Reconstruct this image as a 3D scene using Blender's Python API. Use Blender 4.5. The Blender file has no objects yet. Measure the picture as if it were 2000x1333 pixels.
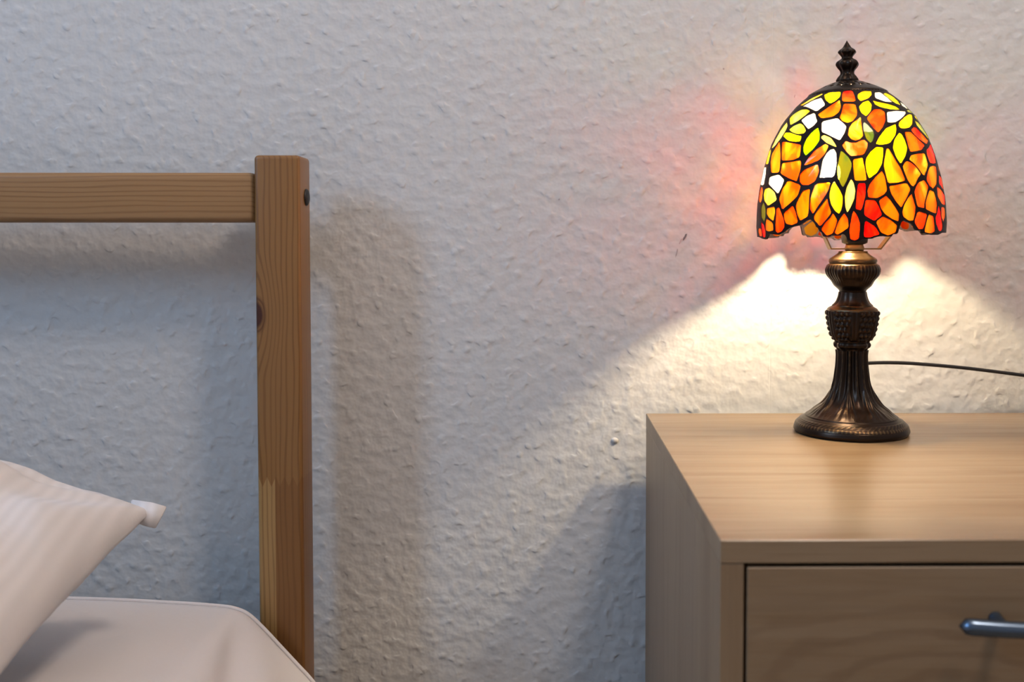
import bpy, bmesh, math, random
from mathutils import Vector, Matrix, noise
from mathutils.geometry import delaunay_2d_cdt

PI = math.pi
sc = bpy.context.scene
COL = sc.collection

# ---------------------------------------------------------------- camera
cam_d = bpy.data.cameras.new('camera')
cam = bpy.data.objects.new('camera', cam_d)
COL.objects.link(cam)
sc.camera = cam
cam.location = (0.0, -1.208, 0.76)
cam.rotation_euler = (math.radians(90 - 2.3), 0, math.radians(-0.6))
cam_d.sensor_width = 36.0
cam_d.lens = 1970.0 / 2000.0 * 36.0
cam_d.shift_x = -(1081.65 - 1000.0) / 2000.0
cam_d.shift_y = -(666.5 - 544.12) / 2000.0
cam_d.clip_start = 0.01
cam_d.dof.use_dof = True
cam_d.dof.focus_distance = 1.06
cam_d.dof.aperture_fstop = 5.6

# ---------------------------------------------------------------- world (sky outside the window)
W = bpy.data.worlds.new('sky')
sc.world = W
W.use_nodes = True
bg = W.node_tree.nodes['Background']
bg.inputs[0].default_value = (0.40, 0.65, 1.0, 1)
bg.inputs[1].default_value = 26.0

# window opening in the left wall: daylight comes in here
WIN = dict(y0=-1.92, y1=-1.38, z0=1.62, z1=2.65, x=-2.2)
pl = bpy.data.lights.new('window_portal', 'AREA')
pl.shape = 'RECTANGLE'
pl.size = WIN['z1'] - WIN['z0']
pl.size_y = WIN['y1'] - WIN['y0']
pl.cycles.is_portal = True
po = bpy.data.objects.new('window_portal', pl)
COL.objects.link(po)
po.location = (WIN['x'] - 0.02, (WIN['y0'] + WIN['y1']) / 2, (WIN['z0'] + WIN['z1']) / 2)
po.rotation_euler = (0, -PI / 2, 0)

# warm pendant lamp of the room, above and to the right of the camera
cl = bpy.data.lights.new('ceiling_lamp', 'POINT')
cl.energy = 36.0
cl.color = (1.0, 0.80, 0.64)
cl.shadow_soft_size = 0.15
clo = bpy.data.objects.new('ceiling_lamp', cl)
COL.objects.link(clo)
clo.location = (0.60, -0.97, 2.12)

BULB_POWER = 1750.0

vs = sc.view_settings
vs.view_transform = 'Standard'
vs.look = 'None'
vs.exposure = 0.24
vs.gamma = 1.0
vs.use_curve_mapping = False
sc.cycles.use_denoising = True
sc.cycles.max_bounces = 6
sc.cycles.diffuse_bounces = 2
sc.cycles.glossy_bounces = 3
sc.cycles.transparent_max_bounces = 8
sc.cycles.adaptive_threshold = 0.03
sc.cycles.caustics_reflective = False
sc.cycles.sample_clamp_indirect = 8.0


# ---------------------------------------------------------------- helpers
def lin(r, g, b):
    f = lambda c: (c / 255 / 12.92) if c / 255 <= 0.04045 else ((c / 255 + 0.055) / 1.055) ** 2.4
    return (f(r), f(g), f(b), 1.0)


class N:
    """tiny node-tree writer"""
    def __init__(self, name):
        self.m = bpy.data.materials.new(name)
        self.m.use_nodes = True
        self.t = self.m.node_tree
        self.t.nodes.clear()
        self.out = self.t.nodes.new('ShaderNodeOutputMaterial')

    def n(self, kind, ins=None, **kw):
        nd = self.t.nodes.new('ShaderNode' + kind)
        for k, v in kw.items():
            setattr(nd, k, v)
        for k, v in (ins or {}).items():
            if isinstance(v, bpy.types.NodeSocket):
                self.t.links.new(v, nd.inputs[k])
            else:
                nd.inputs[k].default_value = v
        return nd

    def math(self, op, a, b=0.0, c=0.0, clamp=False):
        return self.n('Math', {0: a, 1: b, 2: c}, operation=op, use_clamp=clamp).outputs[0]

    def mix(self, f, a, b, bt='MIX'):
        nd = self.n('Mix', {0: f, 6: a, 7: b}, data_type='RGBA', blend_type=bt)
        return nd.outputs[2]

    def map(self, vec, scale=(1, 1, 1), loc=(0, 0, 0)):
        return self.n('Mapping', {'Vector': vec, 'Scale': scale, 'Location': loc}).outputs[0]

    def noise(self, vec, scale, detail=4, rough=0.5, dist=0.0):
        return self.n('TexNoise', {'Vector': vec, 'Scale': scale, 'Detail': detail, 'Roughness': rough, 'Distortion': dist}).outputs[0]

    def ramp(self, f, stops):
        nd = self.n('ValToRGB', {0: f})
        e = nd.color_ramp.elements
        while len(e) < len(stops):
            e.new(0.5)
        for i, (p, c) in enumerate(stops):
            e[i].position = p
            e[i].color = c
        return nd.outputs[0]

    def smooth(self, v, a, b):
        return self.n('MapRange', {0: v, 1: a, 2: b}, interpolation_type='SMOOTHSTEP').outputs[0]

    def bump(self, h, strength, dist, normal=None):
        ins = {'Height': h, 'Strength': strength, 'Distance': dist}
        if normal is not None:
            ins['Normal'] = normal
        return self.n('Bump', ins).outputs[0]

    def bsdf(self, **ins):
        nd = self.n('BsdfPrincipled', {k.replace('_', ' '): v for k, v in ins.items()})
        self.t.links.new(nd.outputs[0], self.out.inputs[0])
        return self.m

    def end(self, sh):
        self.t.links.new(sh, self.out.inputs[0])
        return self.m


def link(name, me, mat=None, parent=None, smooth=False):
    o = bpy.data.objects.new(name, me)
    COL.objects.link(o)
    if mat is not None and len(me.materials) == 0:
        me.materials.append(mat)
    if parent is not None:
        o.parent = parent
    if smooth:
        me.polygons.foreach_set('use_smooth', [True] * len(me.polygons))
    me.update()
    return o


def from_bm(name, bm, mat, parent=None, smooth=False):
    me = bpy.data.meshes.new(name)
    bm.normal_update()
    bm.to_mesh(me)
    bm.free()
    return link(name, me, mat, parent, smooth)


def from_py(name, v, f, mat, parent=None, smooth=False):
    me = bpy.data.meshes.new(name)
    me.from_pydata(v, [], f)
    return link(name, me, mat, parent, smooth)


def empty(name, loc):
    o = bpy.data.objects.new(name, None)
    COL.objects.link(o)
    o.location = loc
    o.empty_display_size = 0.05
    return o


def tag(o, label=None, cat=None, group=None, kind=None):
    for k, v in (('label', label), ('category', cat), ('group', group), ('kind', kind)):
        if v:
            o[k] = v
    return o


def box(name, lo, hi, mat, parent=None, bevel=0.0, seg=2, origin=None):
    """bevelled box between two corners (parent space); origin = own object origin"""
    lo, hi = Vector(lo), Vector(hi)
    c = Vector(origin) if origin is not None else (lo + hi) / 2
    bm = bmesh.new()
    bmesh.ops.create_cube(bm, size=1.0)
    d, m = hi - lo, (lo + hi) / 2
    for v in bm.verts:
        v.co = Vector((v.co.x * d.x, v.co.y * d.y, v.co.z * d.z)) + m - c
    if bevel > 0:
        bmesh.ops.bevel(bm, geom=bm.edges[:], offset=bevel, segments=seg, profile=0.5, affect='EDGES')
    o = from_bm(name, bm, mat, parent, smooth=False)
    if bevel > 0 and seg > 1:
        for p in o.data.polygons:
            p.use_smooth = True
        o.data.set_sharp_from_angle(angle=math.radians(35))
    o.location = c
    return o


def lathe(name, prof, mat, parent=None, seg=64, rfun=None, smooth=True, attr=None):
    """prof: list of (z, r) going up; rfun(theta, z, r) -> (r, high) relief"""
    v, f, hi = [], [], []
    n = len(prof)
    for (z, r) in prof:
        for k in range(seg):
            a = 2 * PI * k / seg
            rr, h = (r, 0.5)
            if rfun is not None and r > 1e-4:
                rr, h = rfun(a, z, r)
            v.append((rr * math.sin(a), -rr * math.cos(a), z))
            hi.append(h)
    for i in range(n - 1):
        for k in range(seg):
            k2 = (k + 1) % seg
            f.append((i * seg + k, i * seg + k2, (i + 1) * seg + k2, (i + 1) * seg + k))
    b = len(v)
    v.append((0, 0, prof[0][0])); v.append((0, 0, prof[-1][0])); hi += [0.5, 0.5]
    for k in range(seg):
        k2 = (k + 1) % seg
        f.append((b, k2, k))
        f.append((b + 1, (n - 1) * seg + k, (n - 1) * seg + k2))
    o = from_py(name, v, f, mat, parent, smooth)
    if rfun is not None:
        at = o.data.attributes.new('relief', 'FLOAT', 'POINT')
        at.data.foreach_set('value', hi)
    return o


def interp(tab, x):
    if x <= tab[0][0]:
        return tab[0][1]
    for (x0, y0), (x1, y1) in zip(tab, tab[1:]):
        if x <= x1:
            return y0 + (y1 - y0) * (x - x0) / (x1 - x0) if x1 > x0 else y1
    return tab[-1][1]


def spline(pts, n):
    """Catmull-Rom through points, n samples per span"""
    P = [Vector(p) for p in pts]
    P = [P[0] * 2 - P[1]] + P + [P[-1] * 2 - P[-2]]
    out = []
    for i in range(1, len(P) - 2):
        for k in range(n):
            t = k / n
            a, b, c, d = P[i - 1], P[i], P[i + 1], P[i + 2]
            out.append(0.5 * ((2 * b) + (c - a) * t + (2 * a - 5 * b + 4 * c - d) * t * t + (3 * b - a - 3 * c + d) * t ** 3))
    out.append(P[-2])
    return out


def tube(name, pts, rad, mat, parent=None, seg=12, squash=None):
    """round tube along points; rad number or list; closed rounded ends"""
    P = [Vector(p) for p in pts]
    R = rad if isinstance(rad, (list, tuple)) else [rad] * len(P)
    v, f = [], []
    up = None
    for i, p in enumerate(P):
        t = (P[min(i + 1, len(P) - 1)] - P[max(i - 1, 0)]).normalized()
        if up is None:
            up = t.orthogonal().normalized()
        up = (up - t * up.dot(t)).normalized()
        s = t.cross(up)
        for k in range(seg):
            a = 2 * PI * k / seg
            v.append(p + (up * math.cos(a) + s * math.sin(a)) * R[i])
    n = len(P)
    for i in range(n - 1):
        for k in range(seg):
            k2 = (k + 1) % seg
            f.append((i * seg + k, i * seg + k2, (i + 1) * seg + k2, (i + 1) * seg + k))
    f.append(tuple(range(seg))[::-1])
    f.append(tuple((n - 1) * seg + k for k in range(seg)))
    return from_py(name, v, f, mat, parent, True)


# ---------------------------------------------------------------- materials
def mat_wall():
    s = N('textured_wall_paint')
    co = s.n('TexCoord').outputs['Object']
    sep = s.n('SeparateXYZ', {0: co})
    flat = s.n('CombineXYZ', {0: sep.outputs[0], 1: sep.outputs[2]}).outputs[0]     # the wall is flat: 2-D textures do
    tex2 = lambda sc_, det, ro: s.n('TexNoise', {'Vector': flat, 'Scale': sc_, 'Detail': det, 'Roughness': ro}, noise_dimensions='2D').outputs[0]
    n1 = tex2(62.0, 1, 0.4)
    n2 = tex2(150.0, 1, 0.5)
    vor = s.n('TexVoronoi', {'Vector': flat, 'Scale': 60.0, 'Randomness': 1.0}, voronoi_dimensions='2D').outputs['Distance']
    rare = s.smooth(n1, 0.50, 0.64)
    blob = s.math('MULTIPLY', s.smooth(vor, 0.42, 0.0), rare)
    h = s.math('ADD', s.math('MULTIPLY', n1, 1.0), s.math('MULTIPLY', n2, 0.26))
    h = s.math('ADD', h, s.math('MULTIPLY', blob, 0.34))
    c = s.mix(n1, (0.70, 0.695, 0.685, 1), (0.73, 0.725, 0.715, 1))
    # faint vertical joint of the lining paper
    seam = s.math('ABSOLUTE', s.math('SUBTRACT', sep.outputs[0], 0.2735))
    h = s.math('SUBTRACT', h, s.math('MULTIPLY', s.smooth(seam, 0.0010, 0.0002), 0.07))
    nrm = s.bump(h, 1.0, 0.0018)
    return s.bsdf(Base_Color=c, Roughness=0.75, Normal=nrm, Specular_IOR_Level=0.25)


SCUFFS = [(0.1696, 0.7608, 0.0016, 0.0042, 0.45, 0.85), (0.1600, 0.7420, 0.0007, 0.0062, 0.25, 0.55),
          (0.1645, 0.7560, 0.0009, 0.0035, 0.5, 0.3), (0.0190, 0.8060, 0.0012, 0.0014, 0.3, 0.35),
          (0.2148, 0.9612, 0.0012, 0.0012, 0.0, 0.45), (0.3555, 0.9590, 0.0010, 0.0010, 0.0, 0.6), (0.3000, 0.9290, 0.0006, 0.0022, 0.3, 0.35)]


def mat_beech(name, along, seed=0.0, dark=1.0):
    """beech-look laminate, fibres along x ('x') or z ('z')"""
    s = N(name)
    co = s.n('TexCoord').outputs['Object']
    co = s.map(co, loc=(seed, seed * 0.7, seed * 1.3))
    if along == 'x':
        st, bands = (1.2, 14.0, 14.0), (0.55, 11.0, 11.0)
        fine = (7.0, 260.0, 260.0)
    else:
        st, bands = (14.0, 14.0, 1.2), (13.0, 11.0, 0.4)
        fine = (260.0, 260.0, 7.0)
    b = s.noise(s.map(co, bands), 1.7, 2, 0.5)
    g = s.noise(s.map(co, st), 3.2, 5, 0.6, 1.2)
    fi = s.noise(s.map(co, fine), 1.0, 3, 0.6)
    w = s.math('ADD', s.math('MULTIPLY', b, 0.55), s.math('ADD', s.math('MULTIPLY', g, 0.30), s.math('MULTIPLY', fi, 0.30)))
    k = dark * 0.49
    c = s.ramp(w, [(0.38, (0.44 * k, 0.265 * k, 0.130 * k, 1)), (0.53, (0.60 * k, 0.395 * k, 0.220 * k, 1)), (0.64, (0.68 * k, 0.470 * k, 0.280 * k, 1)), (0.76, (0.52 * k, 0.325 * k, 0.170 * k, 1))])
    c = s.mix(s.math('MULTIPLY', s.smooth(fi, 0.52, 0.72), 0.30), c, (0.36 * k, 0.215 * k, 0.105 * k, 1))
    return s, co, c, fi


def beech(name, along, seed=0.0, rough=0.38, cathedral=None, steps=False):
    s, co, c, fi = mat_beech(name, along, seed)
    if steps:
        # the veneer on the side shows upright strips of different tone
        x = s.n('SeparateXYZ', {0: co}).outputs[1]
        t = s.n('TexWhiteNoise', {'W': s.math('FLOOR', s.math('MULTIPLY', x, 17.0))}, noise_dimensions='1D').outputs[0]
        c = s.mix(s.math('MULTIPLY', t, 0.30), c, (0.22, 0.145, 0.095, 1))
    if cathedral:
        o = s.n('TexCoord').outputs['Object']
        m = s.map(o, (2.6, 0, 9.0), (-cathedral[0] * 2.6, 0, -cathedral[1] * 9.0))
        ln = s.n('VectorMath', {0: m}, operation='LENGTH').outputs['Value']
        ln = s.math('ADD', ln, s.math('MULTIPLY', s.noise(s.map(o, (6, 1, 22)), 2.0, 3), 0.22))
        rings = s.math('SINE', s.math('MULTIPLY', ln, 46.0))
        near = s.smooth(ln, 1.0, 0.35)
        f = s.math('MULTIPLY', s.math('MULTIPLY', s.smooth(rings, 0.0, 1.0), near), 0.40)
        c = s.mix(f, c, (0.20, 0.12, 0.065, 1))
    nrm = s.bump(fi, 0.10, 0.0004)
    return s.bsdf(Base_Color=c, Roughness=rough, Normal=nrm, Specular_IOR_Level=0.5)


def pine(name, along, base, line, seed=0.0, freq=190.0, knot=None, joint=None):
    """varnished pine; growth lines across local x (upright) or z (rail)"""
    s = N(name)
    co = s.n('TexCoord').outputs['Object']
    sp = s.n('SeparateXYZ', {0: co})
    X, Y, Z = sp.outputs[0], sp.outputs[1], sp.outputs[2]
    if along == 'z':
        cross, run = X, Z
        wv = s.map(co, (14.0, 14.0, 2.2), (seed, 0, seed))
        fv = s.map(co, (900.0, 900.0, 18.0))
    else:
        cross, run = Z, X
        wv = s.map(co, (1.6, 14.0, 14.0), (seed, 0, seed))
        fv = s.map(co, (18.0, 900.0, 900.0))
    warp = s.math('MULTIPLY', s.math('SUBTRACT', s.noise(wv, 1.6, 3, 0.5), 0.5), 0.022)
    q = s.math('ADD', s.math('ADD', cross, warp), s.math('MULTIPLY', Y, 0.8))
    d = None
    if knot:
        dx = s.math('MULTIPLY', s.math('SUBTRACT', X, knot[0]), 1.0)
        dz = s.math('MULTIPLY', s.math('SUBTRACT', Z, knot[1]), 0.52)
        d = s.math('SQRT', s.math('ADD', s.math('MULTIPLY', dx, dx), s.math('MULTIPLY', dz, dz)))
        push = s.math('MULTIPLY', s.smooth(d, 0.040, 0.004), -0.013)
        q = s.math('ADD', q, push)
    lines = s.math('SINE', s.math('MULTIPLY', q, freq * 2 * PI / 1.0))
    lines = s.smooth(lines, 0.15, 1.0)
    var = s.noise(s.map(co, (60, 60, 3) if along == 'z' else (3, 60, 60)), 1.0, 2)
    lines = s.math('MULTIPLY', lines, s.math('MULTIPLY_ADD', var, 0.9, 0.1))
    fib = s.noise(fv, 1.0, 2)
    bc = base
    if joint:
        # finger joint between two lengths; below it a paler strip on the left
        tri = s.math('ABSOLUTE', s.math('SUBTRACT', s.math('FRACT', s.math('MULTIPLY', X, 105.0)), 0.5))
        jz = s.math('MULTIPLY_ADD', tri, -0.022, joint[1])
        below = s.smooth(s.math('SUBTRACT', jz, Z), -0.0010, 0.0010)
        left = s.smooth(s.math('SUBTRACT', joint[0], X), -0.0005, 0.0005)
        left = s.math('MULTIPLY', left, below)
        lower = s.mix(left, (base[0] * 0.84, base[1] * 0.78, base[2] * 0.76, 1), (base[0] * 1.45, base[1] * 1.75, base[2] * 2.1, 1))
        bc = s.mix(below, base, lower)
    c = s.mix(s.math('MULTIPLY', lines, 0.85), bc, s.mix(0.85, bc, line) if joint else line)
    c = s.mix(s.math('MULTIPLY', fib, 0.30), c, s.mix(0.5, c, line))
    if knot:
        rg = s.smooth(s.math('SINE', s.math('MULTIPLY', d, 1500.0)), 0.0, 1.0)
        kin = s.smooth(d, 0.0125, 0.0105)
        c = s.mix(s.math('MULTIPLY', kin, s.math('MULTIPLY_ADD', rg, 0.45, 0.30)), c, (0.10, 0.035, 0.012, 1))
        c = s.mix(s.smooth(d, 0.0085, 0.0055), c, (0.060, 0.016, 0.007, 1))
    nrm = s.bump(s.math('ADD', fib, lines), 0.12, 0.0005)
    return s.bsdf(Base_Color=c, Roughness=0.38, Normal=nrm, Specular_IOR_Level=0.45)


def mat_cloth(name, col, weave=2600.0, stripes=False):
    s = N(name)
    co = s.n('TexCoord').outputs['Object']
    f = s.noise(co, weave, 2)
    big = s.noise(co, 16.0, 4, 0.55, 0.4)
    h = s.math('ADD', s.math('MULTIPLY', f, 0.05), big)
    c = s.mix(s.math('MULTIPLY', s.noise(co, 300.0, 2), 0.12), col, (col[0] * 0.8, col[1] * 0.79, col[2] * 0.78, 1))
    if stripes:
        wv = s.n('TexWave', {'Vector': co, 'Scale': 34.0, 'Distortion': 0.3, 'Detail': 1.0}, bands_direction='X').outputs[0]
        c = s.mix(s.math('MULTIPLY', wv, 0.22), c, (0.60, 0.58, 0.58, 1))
    nrm = s.bump(h, 0.35, 0.004)
    return s.bsdf(Base_Color=c, Roughness=0.85, Normal=nrm, Specular_IOR_Level=0.2, Sheen_Weight=0.15)


def mat_metal(name, col, rough, relief=None):
    s = N(name)
    co = s.n('TexCoord').outputs['Object']
    n = s.noise(co, 160.0, 4, 0.6)
    c = col
    if relief:
        a = s.n('Attribute', attribute_name='relief').outputs['Fac']
        a = s.math('ADD', a, s.math('MULTIPLY', s.math('SUBTRACT', n, 0.5), 0.5))
        c = s.mix(s.smooth(a, 0.45, 0.95), col, relief)
    r = s.math('MULTIPLY_ADD', n, 0.2, rough - 0.1)
    nrm = s.bump(s.noise(co, 420.0, 3), 0.12, 0.0006)
    return s.bsdf(Base_Color=c, Metallic=0.85, Roughness=r, Normal=nrm)


def plain(name, col, rough=0.5, metallic=0.0, bump=0.0):
    s = N(name)
    co = s.n('TexCoord').outputs['Object']
    n = s.noise(co, 120.0, 3)
    c = s.mix(s.math('MULTIPLY', n, 0.25), col, (col[0] * 0.75, col[1] * 0.75, col[2] * 0.75, 1))
    ins = dict(Base_Color=c, Roughness=rough, Metallic=metallic)
    if bump:
        ins['Normal'] = s.bump(n, bump, 0.001)
    return s.bsdf(**ins)


def mat_glass(name, c1, c2, c3, dens, streak=1.0):
    """streaky opalescent art glass: scatters and lets tinted light through"""
    s = N(name)
    co = s.n('TexCoord').outputs['Object']
    rnd = s.n('ObjectInfo').outputs['Random']
    off = s.n('CombineXYZ', {0: s.math('MULTIPLY', rnd, 7.0), 1: s.math('MULTIPLY', rnd, 13.0), 2: rnd}).outputs[0]
    rot = s.n('VectorRotate', {'Vector': co, 'Angle': s.math('MULTIPLY_ADD', rnd, 1.6, -0.8)}, rotation_type='Y_AXIS').outputs[0]
    v = s.n('VectorMath', {0: s.map(rot, (150, 150, 32)), 1: off}, operation='ADD').outputs[0]
    n = s.noise(v, 0.55, 3, 0.55, 0.6)
    n2 = s.noise(v, 0.30, 2, 0.5)
    c = s.mix(s.math('MULTIPLY', s.smooth(n, 0.44, 0.60), streak), c1, c2)
    c = s.mix(s.math('MULTIPLY', s.smooth(n2, 0.52, 0.64), streak), c, c3)
    tc = s.mix(1.0, c, (dens, dens, dens, 1), 'MULTIPLY')
    tl = s.n('BsdfTranslucent', {'Color': tc}).outputs[0]
    df = s.n('BsdfDiffuse', {'Color': s.mix(0.5, tc, (0.3, 0.3, 0.3, 1), 'MULTIPLY')}).outputs[0]
    tr = s.n('BsdfTransparent', {'Color': s.mix(1.0, c, (0.78, 0.78, 0.78, 1), 'MULTIPLY')}).outputs[0]
    gl = s.n('BsdfGlossy', {'Color': (1, 1, 1, 1), 'Roughness': 0.12}).outputs[0]
    a = s.n('MixShader', {0: 0.12, 1: tl, 2: df}).outputs[0]
    a = s.n('MixShader', {0: 0.36, 1: a, 2: tr}).outputs[0]
    fr = s.n('Fresnel', {'IOR': 1.5}).outputs[0]
    a = s.n('MixShader', {0: s.math('MULTIPLY', fr, 0.4), 1: a, 2: gl}).outputs[0]
    return s.end(a)


def emit(name, col, strength):
    s = N(name)
    return s.end(s.n('Emission', {'Color': col, 'Strength': strength}).outputs[0])


M_WALL = mat_wall()
M_FLOOR = beech('floor_boards', 'x', 3.0, 0.45)
M_PLAINWALL = plain('room_wall_paint', (0.62, 0.61, 0.60, 1), 0.8, 0, 0.2)
M_CEIL = plain('ceiling_paint', (0.75, 0.75, 0.74, 1), 0.85)
M_WHITEWOOD = plain('window_frame_paint', (0.78, 0.78, 0.76, 1), 0.4)

# ---------------------------------------------------------------- room shell
XL, XR, YF, ZC = -2.2, 1.9, -3.1, 2.8


def struct(o, label=None):
    o['kind'] = 'structure'
    return o


struct(box('wall_back', (XL - 0.1, 0, -0.05), (XR + 0.1, 0.12, ZC + 0.05), M_WALL, origin=(0, 0, 0)))
struct(box('floor', (XL - 0.1, YF - 0.1, -0.06), (XR + 0.1, 0.0, 0.0), M_FLOOR))
struct(box('ceiling', (XL - 0.1, YF - 0.1, ZC), (XR + 0.1, 0.0, ZC + 0.06), M_CEIL))
struct(box('wall_right', (XR, YF, 0), (XR + 0.1, 0, ZC), M_PLAINWALL))
struct(box('wall_front', (XL, YF - 0.1, 0), (XR, YF, ZC), M_PLAINWALL))
bm = bmesh.new()
y0, y1, z0, z1 = WIN['y0'], WIN['y1'], WIN['z0'], WIN['z1']
for (a, b) in (((YF, 0), (0, z0)), ((YF, 0), (z1, ZC)), ((YF, y0), (z0, z1)), ((y1, 0), (z0, z1))):
    g = bmesh.ops.create_cube(bm, size=1.0)['verts']
    for v in g:
        v.co = Vector((XL - 0.05 + v.co.x * 0.1, (a[0] + a[1]) / 2 + v.co.y * (a[1] - a[0]), (b[0] + b[1]) / 2 + v.co.z * (b[1] - b[0])))
struct(from_bm('wall_left', bm, M_PLAINWALL))
bm = bmesh.new()
for (ya, yb, za, zb) in ((y0, y1, z0, z0 + 0.05), (y0, y1, z1 - 0.05, z1), (y0, y0 + 0.05, z0, z1), (y1 - 0.05, y1, z0, z1)):
    g = bmesh.ops.create_cube(bm, size=1.0)['verts']
    for v in g:
        v.co = Vector((XL - 0.05 + v.co.x * 0.06, (ya + yb) / 2 + v.co.y * (yb - ya), (za + zb) / 2 + v.co.z * (zb - za)))
struct(from_bm('window_1', bm, M_WHITEWOOD))

# small dark scuffs and chips on the paint
rs = random.Random(5)
for (x, z, w, hh, lean, st) in SCUFFS:
    bm = bmesh.new()
    n = 14
    ring = []
    for k in range(n):
        a = 2 * PI * k / n
        q = rs.uniform(0.65, 1.1)
        dz_ = hh * q * math.sin(a)
        ring.append((w * q * math.cos(a) + dz_ * lean, dz_))
    fr_ = [bm.verts.new((px, -0.00035, pz)) for px, pz in ring]
    bk_ = [bm.verts.new((px, 0.0008, pz)) for px, pz in ring]
    bm.faces.new(fr_[::-1]); bm.faces.new(bk_)
    for k in range(n):
        bm.faces.new((fr_[k], bk_[k], bk_[(k + 1) % n], fr_[(k + 1) % n]))
    bmesh.ops.recalc_face_normals(bm, faces=bm.faces[:])
    g_ = 0.72 + (0.16 - 0.72) * st
    scf = from_bm('scuff_mark', bm, plain('scuff_%d' % int(st * 100), (g_, g_ * 0.90, g_ * 0.93, 1), 0.8), bpy.data.objects['wall_back'])
    scf.location = (x, 0, z)

# one raised plaster drip left on the wall beside the cabinet
bm = bmesh.new()
bmesh.ops.create_uvsphere(bm, u_segments=16, v_segments=10, radius=1.0)
for v in bm.verts:
    v.co = Vector((v.co.x * 0.0044, v.co.y * 0.0030, v.co.z * 0.0036 * (1.1 if v.co.z < 0 else 0.9)))
drip = from_bm('paint_drip', bm, M_WALL, bpy.data.objects['wall_back'], True)
drip.location = (0.0862, 0.0, 0.5158)

# ---------------------------------------------------------------- nightstand
T = 0.555
NX0, NX1, NY0, NY1 = 0.1200, 0.5960, -0.5330, -0.0380
ns = tag(empty('nightstand', ((NX0 + NX1) / 2, (NY0 + NY1) / 2, 0)), 'light beech bedside cabinet with drawers, carrying the stained glass lamp', 'nightstand')
no = Vector(ns.location)
M_TOP = beech('beech_top', 'x', 1.7, 0.27)
M_FRONT = beech('beech_front', 'x', 0.4, 0.42, cathedral=(-0.085, 0.000))
M_EDGE = beech('beech_edge', 'x', 5.1, 0.42)
M_SIDE = beech('beech_side', 'z', 2.3, 0.42, steps=True)
M_DARK = plain('dark_gap', (0.02, 0.018, 0.016, 1), 0.8)


def nbox(name, lo, hi, mat, parent=None, **kw):
    return box(name, Vector(lo) - no, Vector(hi) - no, mat, parent or ns, **kw)


tp = nbox('top_panel', (NX0, NY0, T - 0.016), (NX1, NY1, T), M_TOP, bevel=0.0006, seg=1)
tp.data.materials.append(M_SIDE)
for p in tp.data.polygons:
    if abs(p.normal.x) > 0.9:
        p.material_index = 1
nbox('side_panel', (NX0 + 0.0002, NY0 + 0.0004, 0.0), (NX0 + 0.0162, NY1, T - 0.0161), M_SIDE, bevel=0.0004, seg=1)
nbox('side_panel', (NX1 - 0.0162, NY0 + 0.0004, 0.0), (NX1 - 0.0002, NY1, T - 0.0161), M_SIDE, bevel=0.0004, seg=1)
nbox('back_panel', (NX0 + 0.0163, NY1 - 0.006, 0.03), (NX1 - 0.0163, NY1 - 0.001, T - 0.0163), M_EDGE)
nbox('plinth', (NX0 + 0.0163, NY0 + 0.03, 0.0), (NX1 - 0.0163, NY0 + 0.046, 0.055), M_EDGE)
nbox('bottom_panel', (NX0 + 0.0163, NY0 + 0.02, 0.056), (NX1 - 0.0163, NY1 - 0.0065, 0.072), M_EDGE)
M_HANDLE = plain('dark_steel_handle', (0.12, 0.17, 0.25, 1), 0.24, 0.9)
dz = [(T - 0.0190 - 0.165, T - 0.0190), (T - 0.0190 - 0.333, T - 0.0190 - 0.168), (0.062, T - 0.0190 - 0.336)]
HX = (NX0 + NX1) / 2
for (za, zb) in dz:
    dr = nbox('drawer', (NX0 + 0.0186, NY0 + 0.0006, za), (NX1 - 0.0186, NY0 + 0.0166, zb), M_FRONT, bevel=0.0007, seg=1)
    # drawer box behind the front, set well back from the visible joint
    db = box('drawer_box', (-0.190, 0.0085, -0.060), (0.190, 0.40, 0.045), M_EDGE, dr)
    dc = Vector(dr.location) + no
    hz = zb - 0.0350 - dc.z
    hx = HX - 0.0015 - dc.x
    pts, rad = [], []
    for k in range(41):
        t = k / 40 * 2 - 1
        out = 0.0150 + 0.0075 * (1 - t * t)
        r = 0.0058 * (1 - max(0.0, (abs(t) - 0.90) / 0.10) ** 2.4) ** 0.5 * (1.0 - 0.10 * (1 - abs(t)))
        pts.append((hx + t * 0.0790, -0.008 - out, hz - 0.0012 * (1 - t * t)))
        rad.append(max(r, 0.0004))
    h = tube('handle', pts, rad, M_HANDLE, dr, 20)
    for sx in (-1, 1):
        x = hx + sx * 0.048
        tube('handle_post', [(x, -0.0078, hz - 0.001), (x, -0.009, hz - 0.001), (x, -0.018, hz - 0.001), (x, -0.0240, hz - 0.001)], [0.0052, 0.0046, 0.0038, 0.0038], M_HANDLE, h, 14)

# ---------------------------------------------------------------- bed frame
bed = tag(empty('bed_frame', (-1.0, -0.075, 0)), 'varnished pine bed frame with square headboard post and top rail', 'bed')
bo = Vector(bed.location)
PX0, PX1, PY0, PY1, PZ = -0.3160, -0.2660, -0.1000, -0.0500, 0.8505
PB, PLN = (0.310, 0.150, 0.047, 1), (0.130, 0.050, 0.014, 1)
M_POST = pine('pine_post', 'z', PB, PLN, 1.0, 160.0, knot=(-0.0240, 0.2500), joint=(-0.0055, 0.0710))
M_RAIL = pine('pine_rail', 'x', (0.390, 0.220, 0.095, 1), (0.230, 0.110, 0.040, 1), 4.0, 170.0)


def bbox(name, lo, hi, mat, **kw):
    return box(name, Vector(lo) - bo, Vector(hi) - bo, mat, bed, **kw)


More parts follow.
